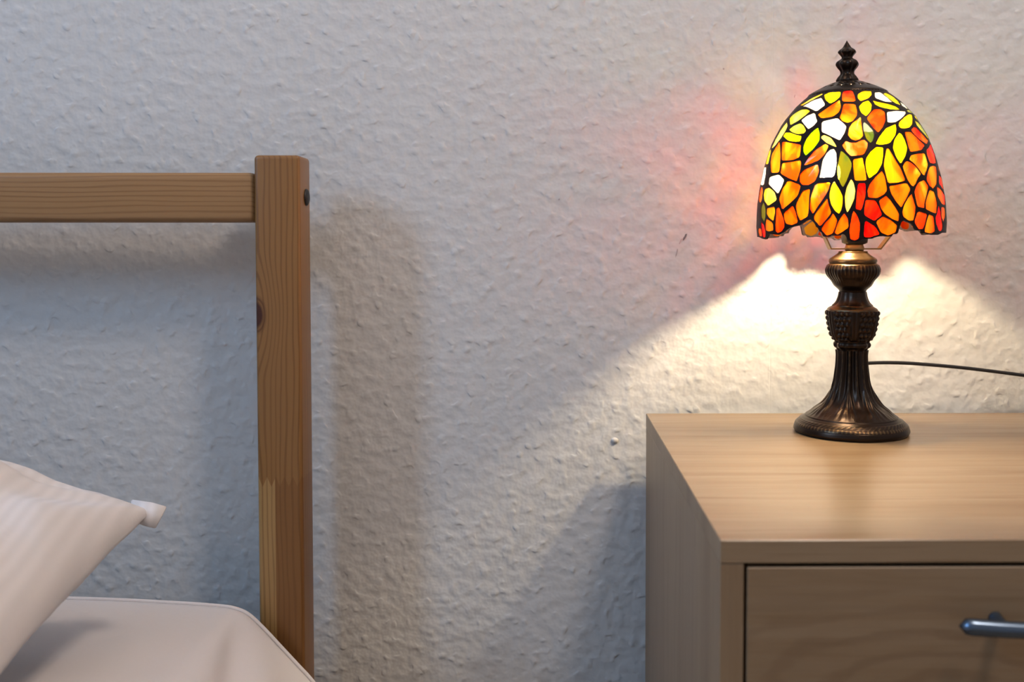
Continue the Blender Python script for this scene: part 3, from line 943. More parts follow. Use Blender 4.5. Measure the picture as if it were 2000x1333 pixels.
# outline of every pane: colour letter, then (degrees round, millimetres up)
PANES = """Y -30.9,350.5 -25.5,352.6 -22.5,353 -10.5,351.8 -8.6,350.8 -8.9,346.1 -9.5,344.7 -12.9,341.4 -14.1,340.6 -17.3,339.3 -18.8,339.7 -23.8,343.3 -25.5,344.8 -30.9,349.3
O -6.3,351 -2.7,352.5 -1,352.8 5.4,352.3 6.6,351.4 7.3,347.2 7.5,345.5 7.8,340.5 6.1,339.6 -4.2,340.1 -6,341.6 -6.8,349.4
A -2.7,337.8 5.5,337 7,336 7.6,330.8 7.6,329.1 7.1,324.9 6.5,323.5 3.7,319.4 2.7,318.5 -0.1,317.5 -1.1,317.6 -3.9,319.3 -4.7,320.1 -6.5,322.9 -6.6,324.2 -5.4,329 -5.1,330.9 -4.3,336.8
D 12.8,348.4 19.7,351.2 22.6,351.4 31,351.3 31.8,350.7 28.6,347.2 27.2,346.1 22.7,343.3 20.5,342.1 13.6,339.9 12.2,340 10.6,342.9 10.5,344 11.5,347.4
Y 21.2,340 22.5,336.4 22.3,334.9 19.7,329.6 18.5,327.9 14.8,323.9 13.7,323.8 11.1,327 10.5,328.4 9.9,333.2 10.4,334.6 13.9,337.9 15.5,338.8 20.2,340.4
K -8.1,341.7 -6.6,335.7 -6.5,333.9 -7.5,329.6 -8.2,328.3 -11.3,325.4 -13.2,324.6 -20.6,324 -22.4,324.5 -25.9,327.9 -25.7,329.2 -21.6,332.7 -20,334.1 -14.3,338.6 -12.6,339.7 -9,342.3
W -53.2,341 -44.8,344.7 -41.9,345.7 -33.6,347.1 -30.8,346.1 -23.5,339.6 -23,337.6 -27.9,332.7 -30,332.5 -37.5,335.8 -40.2,337 -45.6,338.8 -47.6,339.3 -53.6,340.2
P -63.5,343.1 -53.4,347.1 -49.7,348.8 -38.9,352 -36.8,352.3 -34.4,350.9 -35.4,350.1 -43,346.8 -45.8,345.4 -54.4,342 -57,341.6 -64,342.3
L -65.4,330.8 -63.6,333.4 -62,334.3 -54.5,336.5 -51.9,337 -44.5,336.4 -42.4,335.9 -37.5,333.8 -36.9,333 -38.8,330.2 -39.9,329.1 -44.1,325.4 -46,324.2 -53.1,321.4 -55.8,322.3 -64.2,329.1
W -41.5,324.9 -38.1,328.1 -36.7,329 -32,330.4 -30.9,330.4 -29.3,329.5 -28.5,328.3 -25.3,322.5 -25,320.9 -26.7,317.7 -27.6,316.7 -30.5,314.5 -31.4,314.5 -34,317.2 -35.6,318.7 -41.1,323.6
L -52.7,317.1 -49.2,319.7 -47.7,320.3 -42.6,321.4 -41,321.2 -37.6,319.1 -36.4,317.9 -33.2,313.5 -32.8,312.4 -33.8,310.4 -34.7,310.1 -39,310.2 -40.9,310.5 -47.1,313.1 -48.8,314 -52.6,316.3
Y -57.7,311 -56.7,313.7 -55.6,314 -50.4,313.1 -48.5,312.6 -42.4,310.2 -40.7,309.4 -36,307.9 -35.2,307.1 -35.4,303.4 -35.9,302.7 -39,302.4 -40.5,302.7 -46.5,304.3 -49.1,305.7 -56.6,309.8
G -31.9,297.9 -30.9,302.7 -30.3,304.6 -27.8,309.9 -26.8,311.4 -23.6,314.8 -22.7,314.4 -20.6,308.7 -20.2,306.9 -20,302.1 -20.4,300.3 -22.9,294.8 -24,292.9 -27.9,288 -28.9,287.7 -30.8,291.1 -31.3,292.4 -31.9,296.4
P -73.7,302.2 -72.2,309 -71.8,311.5 -70.3,318.6 -69.2,320.6 -65,325.1 -63.4,325.2 -59,321.6 -58.2,320.2 -57.9,315.8 -58.1,314.2 -59.5,309.9 -60.3,308.3 -64,303.7 -65.4,302.5 -69.9,300.2 -71.1,300 -73.5,300.9
W -19.5,320.9 -10.1,322.8 -7.9,322.5 -4.8,318.8 -3.8,317.6 -1.6,314.3 -1.4,312.9 -2.5,307.7 -3.1,306 -5.3,301.1 -6.3,300.7 -9.6,303.3 -10.9,304.2 -14.5,306.9 -15.7,307.7 -18.8,309.7 -19.6,311.4 -20.9,319.2
P -18.7,305.6 -17.3,306.6 -16.5,306.3 -12.7,303.9 -11.5,302.5 -9.4,298.3 -8.9,297.1 -7.9,294.2 -8.1,293.9 -10.2,295.2 -11.1,295.9 -14.9,298.7 -16,300.1 -18.4,303.2 -18.9,303.9 -18.9,305.2
K 10,322.2 9.9,317.3 9.9,315.6 9.9,310.2 9.9,308.5 10,304.3 9.7,303.2 8,300.9 7.3,300.3 5.2,299.3 4.5,299.4 2.2,300.7 1.5,301.6 -0.1,305.1 -0.2,306.5 0.5,311.4 0.9,312.9 2.8,316.7 3.7,317.8 6.4,320 7.3,320.7 9.6,322.7
S 12.6,317.3 14.4,314.9 15.1,313.8 17.2,309.5 17.6,308.1 17.8,304.6 17.6,303.2 16.4,299 16,298 14.6,296.7 14.1,297 12.3,300.1 11.8,301.7 10.8,307.9 10.7,309.9 11,314.6 11.2,315.7 12.1,317.5
O 24.3,330.8 28.8,330.6 29.8,330.2 31.4,328.1 31.4,326.6 29.9,320.2 29,318 25.6,312.3 24.4,310.7 21.4,307.1 20.5,307.1 18.4,311 17.6,312.9 14.9,319.8 14.9,321.7 17.9,326.1 19.1,327.4 22.9,330.4
W 36.9,349.8 44.8,350.4 46.3,349.7 47.1,346 47.6,344.4 49.4,339.8 48.3,339 39.9,339.1 37.2,339.9 30.7,342.7 30.3,344 34.8,348.8
Y 26.2,340.2 30.5,338.9 32.5,338.5 40.5,336.9 42.8,336.3 48.6,334.8 50,334 51.9,331.2 50.8,330.7 42.5,330.5 39.7,330.5 31.6,332.3 29.7,333 26.5,335.2 25.8,336.2 25.5,339.8
Y 49.5,348.7 56.6,350.3 58.9,350.1 64.3,347.4 65.1,346.2 64.1,342.2 63.6,340.8 61.3,337.1 59.9,336.6 54.2,337.7 52.7,338.6 49.2,342.4 48.6,343.8 48.3,347.8
W 70.5,340.8 80.3,339.4 81.8,338.6 81.8,335.4 80.2,334.7 70.4,333.6 68,334 63.7,335.9 63.7,336.8 68,340.1
W 34.9,327.8 42,329 45.6,329.3 56.8,329.7 58.6,329.6 57.6,328.2 56.6,327.5 52,324.8 50.4,323.9 45.5,321.2 43.5,320 38.9,317.6 37.6,317.1 34,316.7 33.1,316.7 31,317 31.1,318.5 33.2,326.3
L 65.4,331.6 79.5,333.4 81.8,333.2 81.8,330.4 79.6,329.8 66.3,328.8 64,329 63.3,330.9
D 64.2,327.1 67.6,327 67.6,326.4 64.3,322.9 62.9,321.6 58.2,317.2 56.5,315.7 51,312.3 49.4,311.7 45.8,310.9 44.6,310.7 41.3,310.9 40.6,311.3 39.8,313.4 40,314.2 41.8,317.1 43.1,318.1 48.4,321.4 50.5,322.8 57,325.5 58.8,326.1 62.9,327
Y 73.8,327 82,327.2 83.4,326.4 83.4,322.4 83.4,321 83.3,316.9 83.3,316.7 83.4,319.7 82.2,320.6 73.9,323.3 72.6,324.1 72.5,326.5
L 67.1,320.8 71.7,319.4 73.9,318.9 81.9,316.5 83.2,315.5 83.2,312.2 83.4,310.8 84.1,306.3 84.2,304.9 84.1,301.6 83.2,301.2 78.1,302.4 75.9,303.4 68.8,308.3 67.2,310 64.3,314.7 64.1,316.3 66,320.4
O 52,310.4 56.3,312.9 57.4,313.3 59.9,312.8 60.7,312.1 63.2,308.7 64.4,307.3 68.7,303.9 70,303 73.4,301.2 73.1,300.3 67.8,297.1 66.2,296.8 62.1,298.1 60.5,298.8 56.2,301.7 55,302.8 52.4,305.9 51.9,306.9 51.4,309.5
O 43.6,307.3 48.4,307.7 49.9,307.1 53.2,303.4 55,301.6 61.4,295.7 61.6,294.1 56.5,290.6 54,289.5 44.6,287.5 43,287.9 42.7,292 42.6,293.7 42.7,299.3 42.8,301.2 42.8,306.4
Y 18.4,296.3 20.8,301.4 22,303.4 26.9,309.9 29.2,311.6 36.6,314.9 37.6,314.8 36.6,310.7 36.1,309.2 33.9,304.2 32.8,302.4 28.6,296.7 26.9,295.6 22,294.4 20.8,294.4 18.4,295.3
Y 37.8,306.4 39.3,305.2 39.8,304.1 40.9,299.5 41.1,297.7 41.3,292.1 40.8,289.9 38,283.5 36.9,281.5 33.9,276.4 33,276.3 31.1,280.8 30.6,282.8 29.7,289.8 29.8,292 31.5,297.7 32.5,299.8 36.9,305.7
O 84.6,299.1 84.6,297.2 84.6,296.4 84.6,293.8 84.6,292.8 84.6,289.5 83.2,287.5 74.6,279.1 72.3,277.6 68.3,277 66.9,277 62.4,277.4 61.5,278.4 60.6,283.7 60.7,285.3 62,289.4 65,291.4 81.8,298.3
K 43.4,284.2 47.7,285.4 49.8,285.8 56.8,286.7 58.1,286.1 58.3,282 58.3,280.5 58.5,276.2 58.1,274.7 55.5,270.4 54.6,268.9 51.8,264.8 51.1,264.3 49.8,265.3 49.3,266.2 47.5,270.4 46.7,271.8 44.3,275.6 43.5,276.7 40.9,279.3 40.7,280.3 42.4,283.5
K 34.6,273.3 36.4,276.7 37,277.4 38.5,278.1 39.1,278.1 41.3,277.2 42,276.5 44.4,273.9 45.3,272.4 48,266.9 48,265.4 45.3,262.1 44.5,260.8 42.5,256.8 41.9,255.8 40.5,253.9 40.1,253.7 38.8,254.7 38.3,255.6 36.5,260.2 35.9,262.6 34.5,271.2
A 60.8,273.3 65.1,274.6 66.6,274.8 70.9,274.5 71.4,273.7 70.1,269.2 69.2,266.9 65.5,258.1 64,255.9 59.4,252.2 58.1,251.9 55.5,254.2 54.7,255.3 52.9,259.6 53,261.3 55.7,267.2 56.7,268.9 59.5,272.5
A 84.4,277.9 84.4,276.1 84.4,275.2 84.7,271.2 84.6,269.2 84.4,263.9 84.4,263.5 84.5,266.4 83.5,267.4 77.7,270.8 77.8,272.2 83.4,277.4
O 75.3,266 82.6,264.1 83.8,263 84,259 84,257.2 83.9,251.2 82.8,250.5 76.3,252.7 74.3,253.8 70.1,257 69.9,258.7 73.4,265.1
O 65.2,254 68.7,252.6 71.5,251.6 83.4,246.5 84.3,244.4 78.5,236.8 76.3,235.7 70,236.7 68.1,237.9 64.1,243.1 63.6,245.3 64.5,252.9
A -54.7,304.3 -51.4,304.1 -50,303.8 -45.2,302.3 -42.9,301.7 -35.3,299.1 -34,297.8 -33.5,292.8 -33.4,291.2 -33.3,287.1 -33.9,286.1 -37.6,284.3 -39.6,284.1 -47.9,284.7 -49.7,286.1 -52,293 -52.8,295.6 -54.9,303
A -59.3,304.7 -56.5,300.4 -55.5,298.4 -52.5,290.9 -51.7,288.1 -50.2,280.3 -49.9,278.2 -49.8,273.7 -51.1,272.9 -58.4,273.3 -60.5,275.1 -64.7,284.6 -65.7,287.2 -67.2,292 -67.1,293.6 -65,298.3 -64,300 -60.4,304.7
Y -83.4,301 -74.3,298 -72.3,296.4 -70.4,291.1 -70,289.3 -69.4,284.4 -70.4,283.7 -76.4,284.5 -78.5,285.8 -84,292.3 -84.9,294.4 -84.9,300.4
W -83.3,281.7 -74.2,281 -72.2,279.7 -69.8,273.6 -69.2,271.1 -68.7,263 -70.6,261.8 -82.8,263.4 -84.9,264.9 -84.9,271.4 -84.9,273.8 -84.8,280.6
K -47.1,282.3 -40.1,282.4 -37.9,282.5 -33.1,283.1 -32.2,282.9 -31.5,281.1 -31.3,279.8 -31.3,274.3 -31.4,272.3 -32.3,266.9 -32.5,265.5 -32.8,262.9 -33.5,262.8 -37.6,265 -39.7,266.2 -46.9,271 -48.2,272.6 -48.4,276.7 -48.4,278.1 -48.3,281.7
K -31.1,269.4 -28.9,272.8 -27.3,274.1 -20.5,277.7 -19.2,277.3 -18.3,271.7 -18.4,269.5 -20,262.7 -20.9,261.1 -23.9,258.6 -25,258.2 -28,258.5 -28.8,259 -30.4,261.5 -30.8,262.8 -31.4,267.9
K -29,278.2 -27.4,282.6 -26.5,284.4 -23.3,290.6 -21.7,292.6 -16.5,297.2 -15.3,297.6 -13.3,295.6 -13.3,294.2 -14.9,288.5 -15.6,286.8 -18.2,282.8 -19.5,281.6 -23.8,279.3 -25.1,278.8 -28.7,277.7
W -11.6,291.7 -9.7,292 -9.2,291.5 -7.9,288.1 -7.7,286.7 -7.4,281.9 -7.4,279.9 -7.8,273.3 -8,271.3 -8.6,267 -8.9,266.1 -9.7,265 -10.5,264.8 -14.3,264.7 -15.3,264.6 -17.4,264.6 -17.7,265.3 -17.3,269.6 -17.2,271.8 -16.5,280.4 -16.1,282.6 -14.7,287 -14.2,288.3 -12.3,291.2
S -4.6,289.8 -3.1,288 -2.5,287 -0.3,283.4 0.3,282 1.5,277.7 1.7,276.4 1.6,273.4 1.4,271.9 0.2,266.9 -0.2,265.1 -1.5,259.8 -2,258.3 -3.2,254.9 -3.5,254.6 -4.5,256.7 -4.9,257.9 -6.1,262.6 -6.5,264.4 -7,270 -7,272.1 -6.6,277.9 -6.4,279.8 -5.8,284.5 -5.6,285.9 -5,289.5
C -1.3,299.2 0.9,297.7 1.7,297.4 4.3,297.2 5.3,297.4 7.9,299 8.6,299.4 10.2,299.8 10.8,299.5 12.4,297 12.6,296 12.2,292.7 11.8,291.2 9.8,286.2 8.8,285.2 5.3,284.5 4.3,284.3 1.9,284.1 1.2,284.6 -0.7,287.7 -1.5,289.2 -3.8,294.1 -3.9,295.5 -2.1,298.9
A 3.4,281.2 7.9,282.3 8.7,281.6 9,276.6 9.3,274.6 9.9,268 9.9,266 10.1,261 9.3,260.2 4.4,260.2 3.4,261.4 3,268.2 2.8,271.1 2.7,279.5
Y 10.2,277.1 10.7,281 11.2,282.5 13.5,287 14.5,288.4 17.6,292 18.8,292.5 22.2,291.8 22.7,290.7 22,285.2 21.7,283.2 20.7,277.1 20,274.8 17.2,268.2 16.1,266.4 12.4,262.5 11.7,262.6 10.9,266.7 10.6,268.6 10.2,275.2
A 25.2,290.9 26.4,290.4 27,289.1 29,282.3 29.8,279.8 32.4,272.2 33.1,269.4 34.6,260.8 34.1,259.1 29.9,257.6 28.4,257.3 23.8,257.1 22.9,258.3 22.2,264.9 22,267.3 21.5,274 21.9,277.3 24.5,289
O 20.2,268.3 21.2,264.1 21.5,261.7 22,251.9 21.8,249.7 20.2,246.7 19.4,245.7 16.2,243.3 15.1,243 11.5,243.7 10.8,244.7 10.5,249.8 10.7,251.4 12,256 12.8,257.9 16,263.7 17,265.2 19.6,268.4
A 24.3,254.5 28.3,255.3 29.9,255.7 34.9,256.9 36,256.3 37.6,251.9 37.4,249.9 34.5,243.1 33.4,240.7 30.8,234.4 30,234 27.7,238.3 26.9,240.1 24.7,246.2 24.3,248.2 23.7,253.4
A 17.4,241.2 20.7,244.5 21.6,244.6 23.1,242 23.7,240.7 25.9,235.6 26.6,233.7 28.5,228.4 28.7,226.6 28.2,221.1 27.7,220.5 25,222.4 23.9,223.3 20.7,226.9 19.8,228.4 18,233 17.6,234.7 17,239.7
A 15.3,221.3 18.4,224.9 19.5,225.1 22.7,222.6 23.8,221.5 26.9,217.5 27.3,215.9 26.6,210.8 25.9,209.6 22.6,207.5 21.5,207.5 18.2,209.8 17.2,211.6 15.1,219.4
R 10.1,241.5 14.1,241 15,240 16.6,234.9 17.1,233 18.2,227.8 17.8,226.2 14.4,222 13.1,222 9,226.4 8.3,228.3 8.5,234.2 8.7,236.1 9.3,240.7
R 9.4,221.6 13.7,216.8 14.8,214.9 16.8,209.6 16.4,208.3 11.4,205.9 10.1,205.7 8.2,206.5 7.9,208.6 8.6,220.5
R 5.9,257.7 9,257.6 9.5,256.3 9.3,248.6 9.1,244.9 7,233.6 6.3,231.9 3.9,233.1 3.6,234.6 4.1,242.4 4.2,246.1 5.2,256
O 2.6,231.3 3.9,228.3 4.3,226.9 5.4,221.8 5.7,219.8 5.7,213.3 5.5,211.2 5.2,205.9 4.8,204.7 3.1,203.4 2.5,203.4 0.7,204.5 0.3,205.7 -0,211.4 -0,213.4 0.5,219.7 0.8,221.6 1.3,226.2 1.5,227.7 2.2,231.2
A -2.6,228.9 -1.1,224.9 -0.8,223.1 -0.5,217 -1,215.3 -3.6,212.1 -4.4,211.3 -6.5,209.5 -7.1,209.4 -8.2,210.9 -8.3,211.9 -7.3,216.7 -6.9,218.8 -5.1,224.9 -4.5,226.3 -3.1,229.1
O -8.9,229.2 -7.1,223.9 -6.9,222.1 -7.7,217.5 -8.1,215.8 -9.4,211.1 -10,210.1 -12.5,208.6 -13.4,209.2 -15.8,214 -15.9,215.6 -14,220.1 -13.2,221.7 -10.9,225.3 -10.4,226.5 -9.4,229.5
A -12.4,244 -11.9,239.4 -11.5,237.5 -10.3,231.3 -10.5,229.4 -12.6,224.8 -13.5,223.1 -16.2,218.2 -17.1,218.3 -19.9,223.6 -20.3,225.1 -20.2,228.1 -19.7,229.7 -16.8,236 -15.7,238 -13,243.8
D -8.2,259.6 -5.8,253.1 -5.1,251.1 -3.8,246.1 -3.6,244.2 -3.8,238.8 -3.9,237.2 -4.5,232.9 -4.8,231.8 -5.6,229.4 -6,229.4 -7.6,231.5 -8.2,232.7 -9.9,237.4 -10.4,239.3 -11.3,245.6 -11.3,247.6 -10.9,252.7 -10.7,254.2 -9.9,257.7 -9.6,258.7 -8.7,260.4
P 1.5,261.6 2.5,258.8 2.8,257.4 3.4,252 3.5,249.9 2.9,243.3 2.4,241.3 1,236 0.5,234.4 -0.8,230.6 -1.2,230.6 -2,234.6 -2.2,236.3 -2.4,242.4 -2.5,244.9 -1.6,252.5 -1.3,254.3 -0.3,257.5 0,258.6 1.1,261.5
A -18.8,259.2 -11.9,259.8 -10.9,258.7 -12,252.2 -12.8,249.4 -16.6,240 -17.9,237.3 -20.5,230.5 -21.2,230.1 -22.8,234.6 -23,236.8 -22.8,245.3 -22.4,248.6 -20.4,257.6
A -23.3,253.1 -23.6,245.4 -23.6,242.5 -23.7,233.5 -23.8,231.4 -24.3,227.9 -25,226.8 -28.4,224 -29.3,224.2 -30.9,228.8 -31.4,230.9 -32.3,238.2 -31.9,241.3 -28.9,251 -27.7,252.9 -23.9,254.2
A -38.8,263.5 -31,259.2 -29.9,257.2 -31.1,249.8 -31.8,247.8 -34.5,243.8 -36,242 -41.7,235.9 -43.1,236.3 -45.8,244.8 -46.1,247.6 -44.6,254.9 -43.8,257.2 -40.7,263.1
W -59.4,269.8 -50.9,270.9 -48.6,270.1 -44.1,265.6 -43.5,264 -44.6,258.6 -45.2,256.8 -47.3,252 -48.6,252.1 -54.1,257.3 -55.8,258.9 -59.6,261.8 -60.3,263.2 -60.7,268.7
P -64.4,257.8 -59.5,258.5 -57.6,258 -52.3,254 -50.9,252.3 -48.5,246.2 -49.2,244.4 -55.9,240.4 -57.9,240.4 -62.8,244.6 -64,246.3 -66.5,251.5 -66.7,253.1 -65.4,257
A -57.9,237.7 -51,238.8 -49.8,238.2 -49.2,234.2 -49.3,232.2 -50.5,225.1 -51.3,224.4 -54.8,227.1 -56,228.2 -58.5,231.5 -58.9,232.7 -59,236.7
O -47.8,237.2 -45.9,237.7 -45.3,237 -43.7,232.7 -43.2,231.1 -41.6,226.5 -41.2,224.7 -40.6,219.4 -40.8,217.8 -42.9,214.1 -43.7,213.3 -46.4,212.3 -47.1,212.3 -48.5,213.8 -48.8,215 -48.7,220.3 -48.7,222.4 -48.4,228.6 -48.3,230.6 -48.2,236.1
A -58.3,226.9 -52.2,223 -51.1,221.3 -50.8,216 -51.3,214.9 -54.8,213.9 -56.1,213.9 -59.7,215 -60.3,216 -60.2,220.9 -60,222.5 -59.4,226.7
O -40.7,232.7 -35.4,238.2 -34.3,238.4 -32.9,234 -32.3,231.7 -30.9,223.2 -31.2,221.5 -34.4,219.8 -35.6,219.7 -38.9,220.8 -39.7,221.8 -41,226.1 -41.2,227.5 -41.5,231.1
S -64.5,244 -61.1,239.2 -60.4,237.1 -60.1,230.1 -60.4,228 -61.9,223.5 -62.8,223.5 -66.6,228.2 -67.4,230.3 -68.1,237 -67.8,239 -65.5,243.9
K -72.5,260.8 -69.4,257.3 -68.7,255.4 -68.2,247.8 -68.5,246.2 -70.3,244.1 -71.4,244 -76.1,245.7 -77.3,247.3 -79,254.1 -78.5,256.1 -73.8,260.6
R -66.5,224.3 -63,221.3 -62.1,219.9 -60.6,214.5 -60.5,212.8 -61.1,208.6 -61.7,207.9 -64.8,208.2 -65.5,209.4 -66.3,216.6 -66.4,218.8 -67,223.9
O -72.5,217.9 -67.8,217.3 -66.9,216.1 -66.5,210 -67.1,209 -71.5,209.1 -72.7,209.9 -74.7,213.4 -74.8,214.5 -73.5,217.4
A 38.4,246 39,241.6 39.2,240 40.2,234.7 40.3,232.9 39.8,228.1 39.5,226.4 38.5,221.7 37.9,220.9 35.5,220.8 34.5,221.3 31.8,224.4 31.3,225.6 30.9,228.8 31,230.2 32.2,235.3 32.8,237.1 35.1,242.2 35.9,243.5 38,246.2
K 50.9,259.2 53.4,254.5 53.4,252.6 51,246.6 50.2,244.4 48.2,238.4 47.8,236.8 47.6,233.3 46.8,232.8 42.6,233.9 41.6,235.8 40.6,246.1 40.6,248.6 41.9,252.1 42.4,253.4 44.4,256.8 45.5,257.8 49.7,259.7
A 55.2,250.3 58.7,249.3 59.4,248.5 60,244.4 60.3,242.9 61.2,238 61.1,235.8 59.8,228.4 58.7,227.3 54.1,228.9 52.7,229.5 49.4,231.3 48.8,232.5 48.8,237.2 49.2,238.9 51.2,244.2 52,245.8 54.2,249.8
O 42.9,229.5 48.8,227.5 49.6,226 48,219.5 47.5,217.5 46.3,213.3 45.7,212.6 42.8,212.5 41.9,213.4 39.3,218.6 39.2,220.9 41.5,228.5
A 52.1,226.8 55.5,225.1 56.2,223.8 56.8,217.6 57.1,215.5 57.8,210.7 57.4,209.6 53.9,208.2 52.5,208.2 47.9,209.5 47.3,210.9 48.3,217.3 48.8,219.7 51.1,226
R 63.7,235 65.4,231.1 65.8,229.4 66.5,223 66.9,220.9 68.6,216.4 68.7,215 67.9,211.3 67.2,210.5 64,209.9 62.8,210.8 59.2,216.8 58.5,218.6 58.3,222.8 58.6,224.1 60.5,227.4 61.2,229 63.1,234.7
A 68.8,234 74.6,233.7 75.5,232.5 75.4,225.7 74.6,223.7 70.4,219.3 69.3,219.3 67.1,223.7 66.8,225.7 67.6,232.8"""
RIM = """-74.4,208.9 -67.2,206.7 -60.6,205.7 -56.5,211.4 -45.3,210.1 -40.7,213.6 -34.9,217.5 -29.1,219.2 -25,223.1 -22.1,224.9 -19.9,220.3 -16.3,212.2 -13.3,208.1 -7.9,208.4 -3.3,209.7 -0.4,204.2 3,202.6 6.2,204.4 8.9,204.3 12.4,204.7 16.5,206.5 22,206.8 26.4,210.5 28.9,218.2 31.6,221.1 37.3,217.5 41.3,211.9 47.4,209.3 53.4,206.6 62,206.4 68.6,208.3 79,208.1"""
pan = []
for l in PANES.split('\n'):
    w = l.split()
    pan.append((w[0], [tuple(float(q) for q in p.split(',')) for p in w[1:]]))
rim = [tuple(float(q) for q in p.split(',')) for p in RIM.split()]
rim = [(-90, 208.5)] + rim + [(90, 208.1)]


def clip_x(P, lo, hi):
    for sgn, lim in ((1, hi), (-1, -lo)):
        out = []
        for i in range(len(P)):
            a, b = P[i - 1], P[i]
            ia, ib = sgn * a[0] <= lim, sgn * b[0] <= lim
            if ia != ib:
                k = (sgn * lim - a[0]) / (b[0] - a[0])
                out.append((a[0] + (b[0] - a[0]) * k, a[1] + (b[1] - a[1]) * k))
            if ib:
                out.append(b)
        P = out
        if len(P) < 3:
            return []
    return P


allp = [(c, P) for c, P in pan]
for c, P in pan:                                   # the pattern repeats on the far side
    Q = clip_x([(t * 0.978 + 5.1, h) for t, h in P], -88.8, 88.8)
    if len(Q) >= 3:
        m = sum(q[0] for q in Q) / len(Q)
        if max(q[0] for q in Q) - min(q[0] for q in Q) > 2.5:
            allp.append((c, [(t + 180.0, h) for t, h in Q]))
top = max(h for _, P in allp for _, h in P) + 1.2
NB = 360


def rim_at(t):
    if t <= 90:
        r = interp(rim, t)
    else:
        r = interp(rim, (t - 185.1) / 0.978)
    for _, P in allp:
        for (a, h) in P:
            if abs(a - t) < 2.0 and h - 1.3 < r:
                r = h - 1.3
    return r


outer = []
for k in range(NB + 1):
    t = -90 + 360.0 * k / NB
    outer.append((t, rim_at(t)))
outer += [(270 - 360.0 * k / NB, top) for k in range(NB + 1)]
SC = 1.6   # degrees -> millimetres for the triangulation
vc, faces = [], []
for (t, h) in outer:
    vc.append(Vector((t * SC, h)))
faces.append(list(range(len(outer))))
for c, P in allp:
    area = sum(P[i - 1][0] * P[i][1] - P[i][0] * P[i - 1][1] for i in range(len(P)))
    if area < 0:
        P.reverse()
    b = len(vc)
    vc += [Vector((t * SC, h)) for t, h in P]
    faces.append(list(range(b, b + len(P))))
for i in range(1, 90):
    for j in range(1, 26):
        t = -90 + 4 * i + (2 if j % 2 else 0)
        h = 200 + j * 6.2
        if h < top - 1 and h > rim_at(t) + 1.5:
            vc.append(Vector((t * SC, h)))
ov, oe, of, _, _, off = delaunay_2d_cdt(vc, [], faces, 1, 1e-5)
lv = [spt(p.x / SC, p.y / 1000.0) for p in ov]
lf = [tuple(fc) for fc, src in zip(of, off) if 0 in src and len(src) == 1]
used = sorted({i for fc in lf for i in fc})
mp = {i: k for k, i in enumerate(used)}
lv = [lv[i] for i in used]
lf = [tuple(mp[i] for i in fc) for fc in lf]
shade_me = bpy.data.meshes.new('shade')
shade_me.from_pydata(lv, [], lf)
bmx = bmesh.new(); bmx.from_mesh(shade_me)
bmesh.ops.remove_doubles(bmx, verts=bmx.verts[:], dist=0.00005)
bmesh.ops.recalc_face_normals(bmx, faces=bmx.faces[:])
bmx.to_mesh(shade_me); bmx.free()
shade = link('shade', shade_me, M_LEAD, lamp)
md = shade.modifiers.new('thickness', 'SOLIDIFY')
md.thickness = 0.0022
md.offset = 0.0
shade.location = (-0.0038, 0, SH0)
shade.rotation_euler = (0, math.radians(-1.4), 0)
tag(shade, 'domed shade of dark lead lines and coloured glass')
for c, P in allp:
    n = len(P)
    mt_, mh = sum(t for t, h in P) / n, sum(h for t, h in P) / n
    # grow a hair so the edge of the glass sits inside the lead
    G_ = []
    for t, h in P:
        dx, dy = (t - mt_) * SC, h - mh
        L = math.hypot(dx, dy) or 1
        G_.append((t + dx / L * 0.35 / SC, h + dy / L * 0.35))
    org = spt(mt_, mh / 1000.0)
    v = [spt(t, h / 1000.0, 0.0008) - org for t, h in G_] + [spt(t, h / 1000.0, -0.0008) - org for t, h in G_]
    v.append(sum((q for q in v[:n]), Vector()) / n * 0.4 + (spt(mt_, mh / 1000.0, 0.0008) - org) * 0.6)
    v.append(sum((q for q in v[n:2 * n]), Vector()) / n * 0.4 + (spt(mt_, mh / 1000.0, -0.0008) - org) * 0.6)
    f = []
    for k in range(n):
        k2 = (k + 1) % n
        f.append((2 * n, k, k2))
        f.append((2 * n + 1, n + k2, n + k))
        f.append((k, n + k, n + k2, k2))
    o = from_py('glass_pane', v, f, M_GL[c], shade)
    o.location = org

# -- pierced cap over the top of the shade, and the finial
vc, faces = [], []
R0 = interp(SPROF, top / 1000.0) + 0.0030
CH = top / 1000.0 - SH0


def cap_z(r):
    t = r / R0
    return CH + 0.0005 + 0.0155 * (1 - t ** 1.55) - (0.0015 if t > 0.97 else 0)


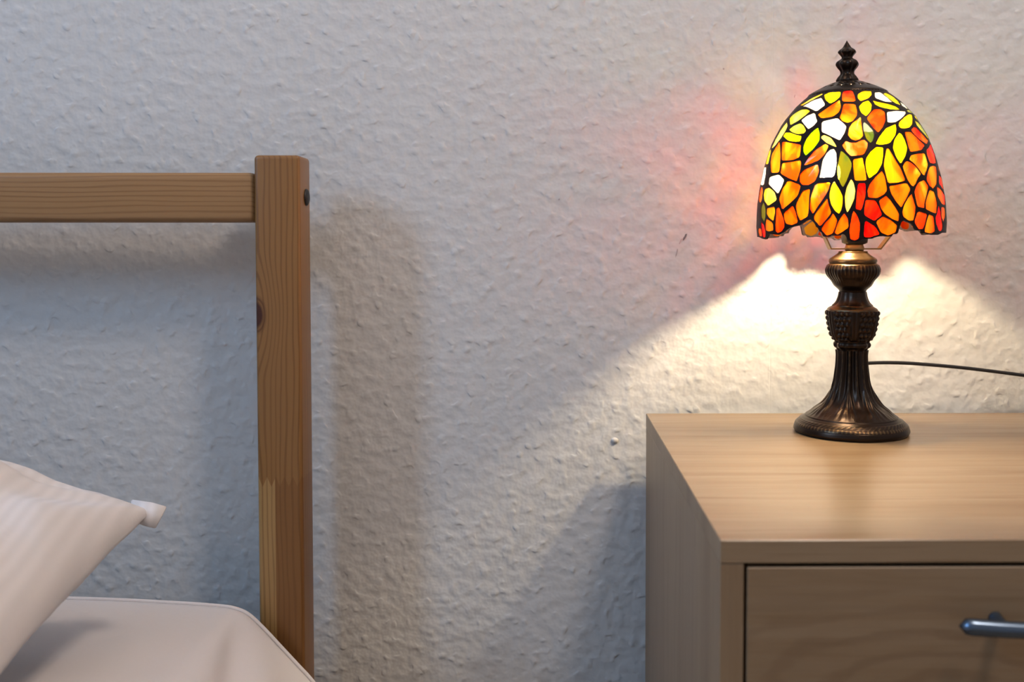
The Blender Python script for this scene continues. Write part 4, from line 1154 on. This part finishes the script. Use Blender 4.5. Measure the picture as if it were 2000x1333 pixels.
nb = 96
for rr in (R0, 0.005):
    b = len(vc)
    vc += [Vector((rr * math.cos(2 * PI * k / nb), rr * math.sin(2 * PI * k / nb))) * 1000 for k in range(nb)]
    faces.append(list(range(b, b + nb)))
for ring_r, cnt, hr in ((R0 * 0.50, 12, 0.0021), (R0 * 0.68, 18, 0.0022)):
    for k in range(cnt):
        a = 2 * PI * (k + (0.5 if cnt == 20 else 0)) / cnt
        b = len(vc)
        vc += [Vector((ring_r * math.cos(a) + hr * math.cos(2 * PI * q / 8), ring_r * math.sin(a) + hr * math.sin(2 * PI * q / 8))) * 1000 for q in range(8)]
        faces.append(list(range(b, b + 8)))
for rr in (0.3, 0.4, 0.58, 0.75, 0.82, 0.9, 0.96, 0.98):
    vc += [Vector((R0 * rr * math.cos(2 * PI * k / 64), R0 * rr * math.sin(2 * PI * k / 64))) * 1000 for k in range(64)]
ov, oe, of, _, _, off = delaunay_2d_cdt(vc, [], faces, 1, 1e-5)
cv = [(p.x / 1000, p.y / 1000, cap_z(p.length / 1000)) for p in ov]
cf = [tuple(fc) for fc, src in zip(of, off) if len(src) == 1]
capo = from_py('shade_cap', cv, cf, M_BRONZE, shade, True)
md = capo.modifiers.new('thickness', 'SOLIDIFY')
md.thickness = 0.0014
md.offset = -1.0
fp = [(158.5, 20.5), (156, 20.8), (154, 20), (150, 17.5), (144, 13), (138, 13.5), (132, 18), (126, 21), (120, 18.5), (114, 10.5), (108, 12.5), (103, 16.5), (99, 15), (94, 9), (88, 5), (83, 2), (80, 0.4)]
ztop = cap_z(0.010) - 0.0006
fin = lathe('finial', soft([((158.5 - y) / 1847.0 + ztop, r / 1847.0) for y, r in fp], 5), M_BRONZE, shade, 48,
            lambda a, z, r: (r * (1 + 0.07 * math.cos(a * 8) * (1 if r > 0.006 else 0.3)), 0.18))

# -- cable out of the back of the foot, off to the right behind the cabinet
cp = [(0.000, 0.0520, 0.006), (0.001, 0.0660, 0.010), (0.003, 0.0790, 0.024), (0.008, 0.0870, 0.042), (0.0200, 0.0930, 0.0530), (0.0380, 0.0980, 0.0590), (0.0620, 0.1030, 0.0605), (0.0950, 0.1080, 0.0595), (0.1350, 0.1140, 0.0560), (0.1800, 0.1200, 0.0510), (0.2400, 0.1240, 0.0430), (0.2860, 0.1290, 0.0360), (0.3300, 0.1370, 0.0340), (0.3440, 0.1460, 0.0340), (0.3470, 0.1512, 0.0340)]
tube('cable', spline(cp, 8), 0.0021, M_BLACK, lamp, 10)
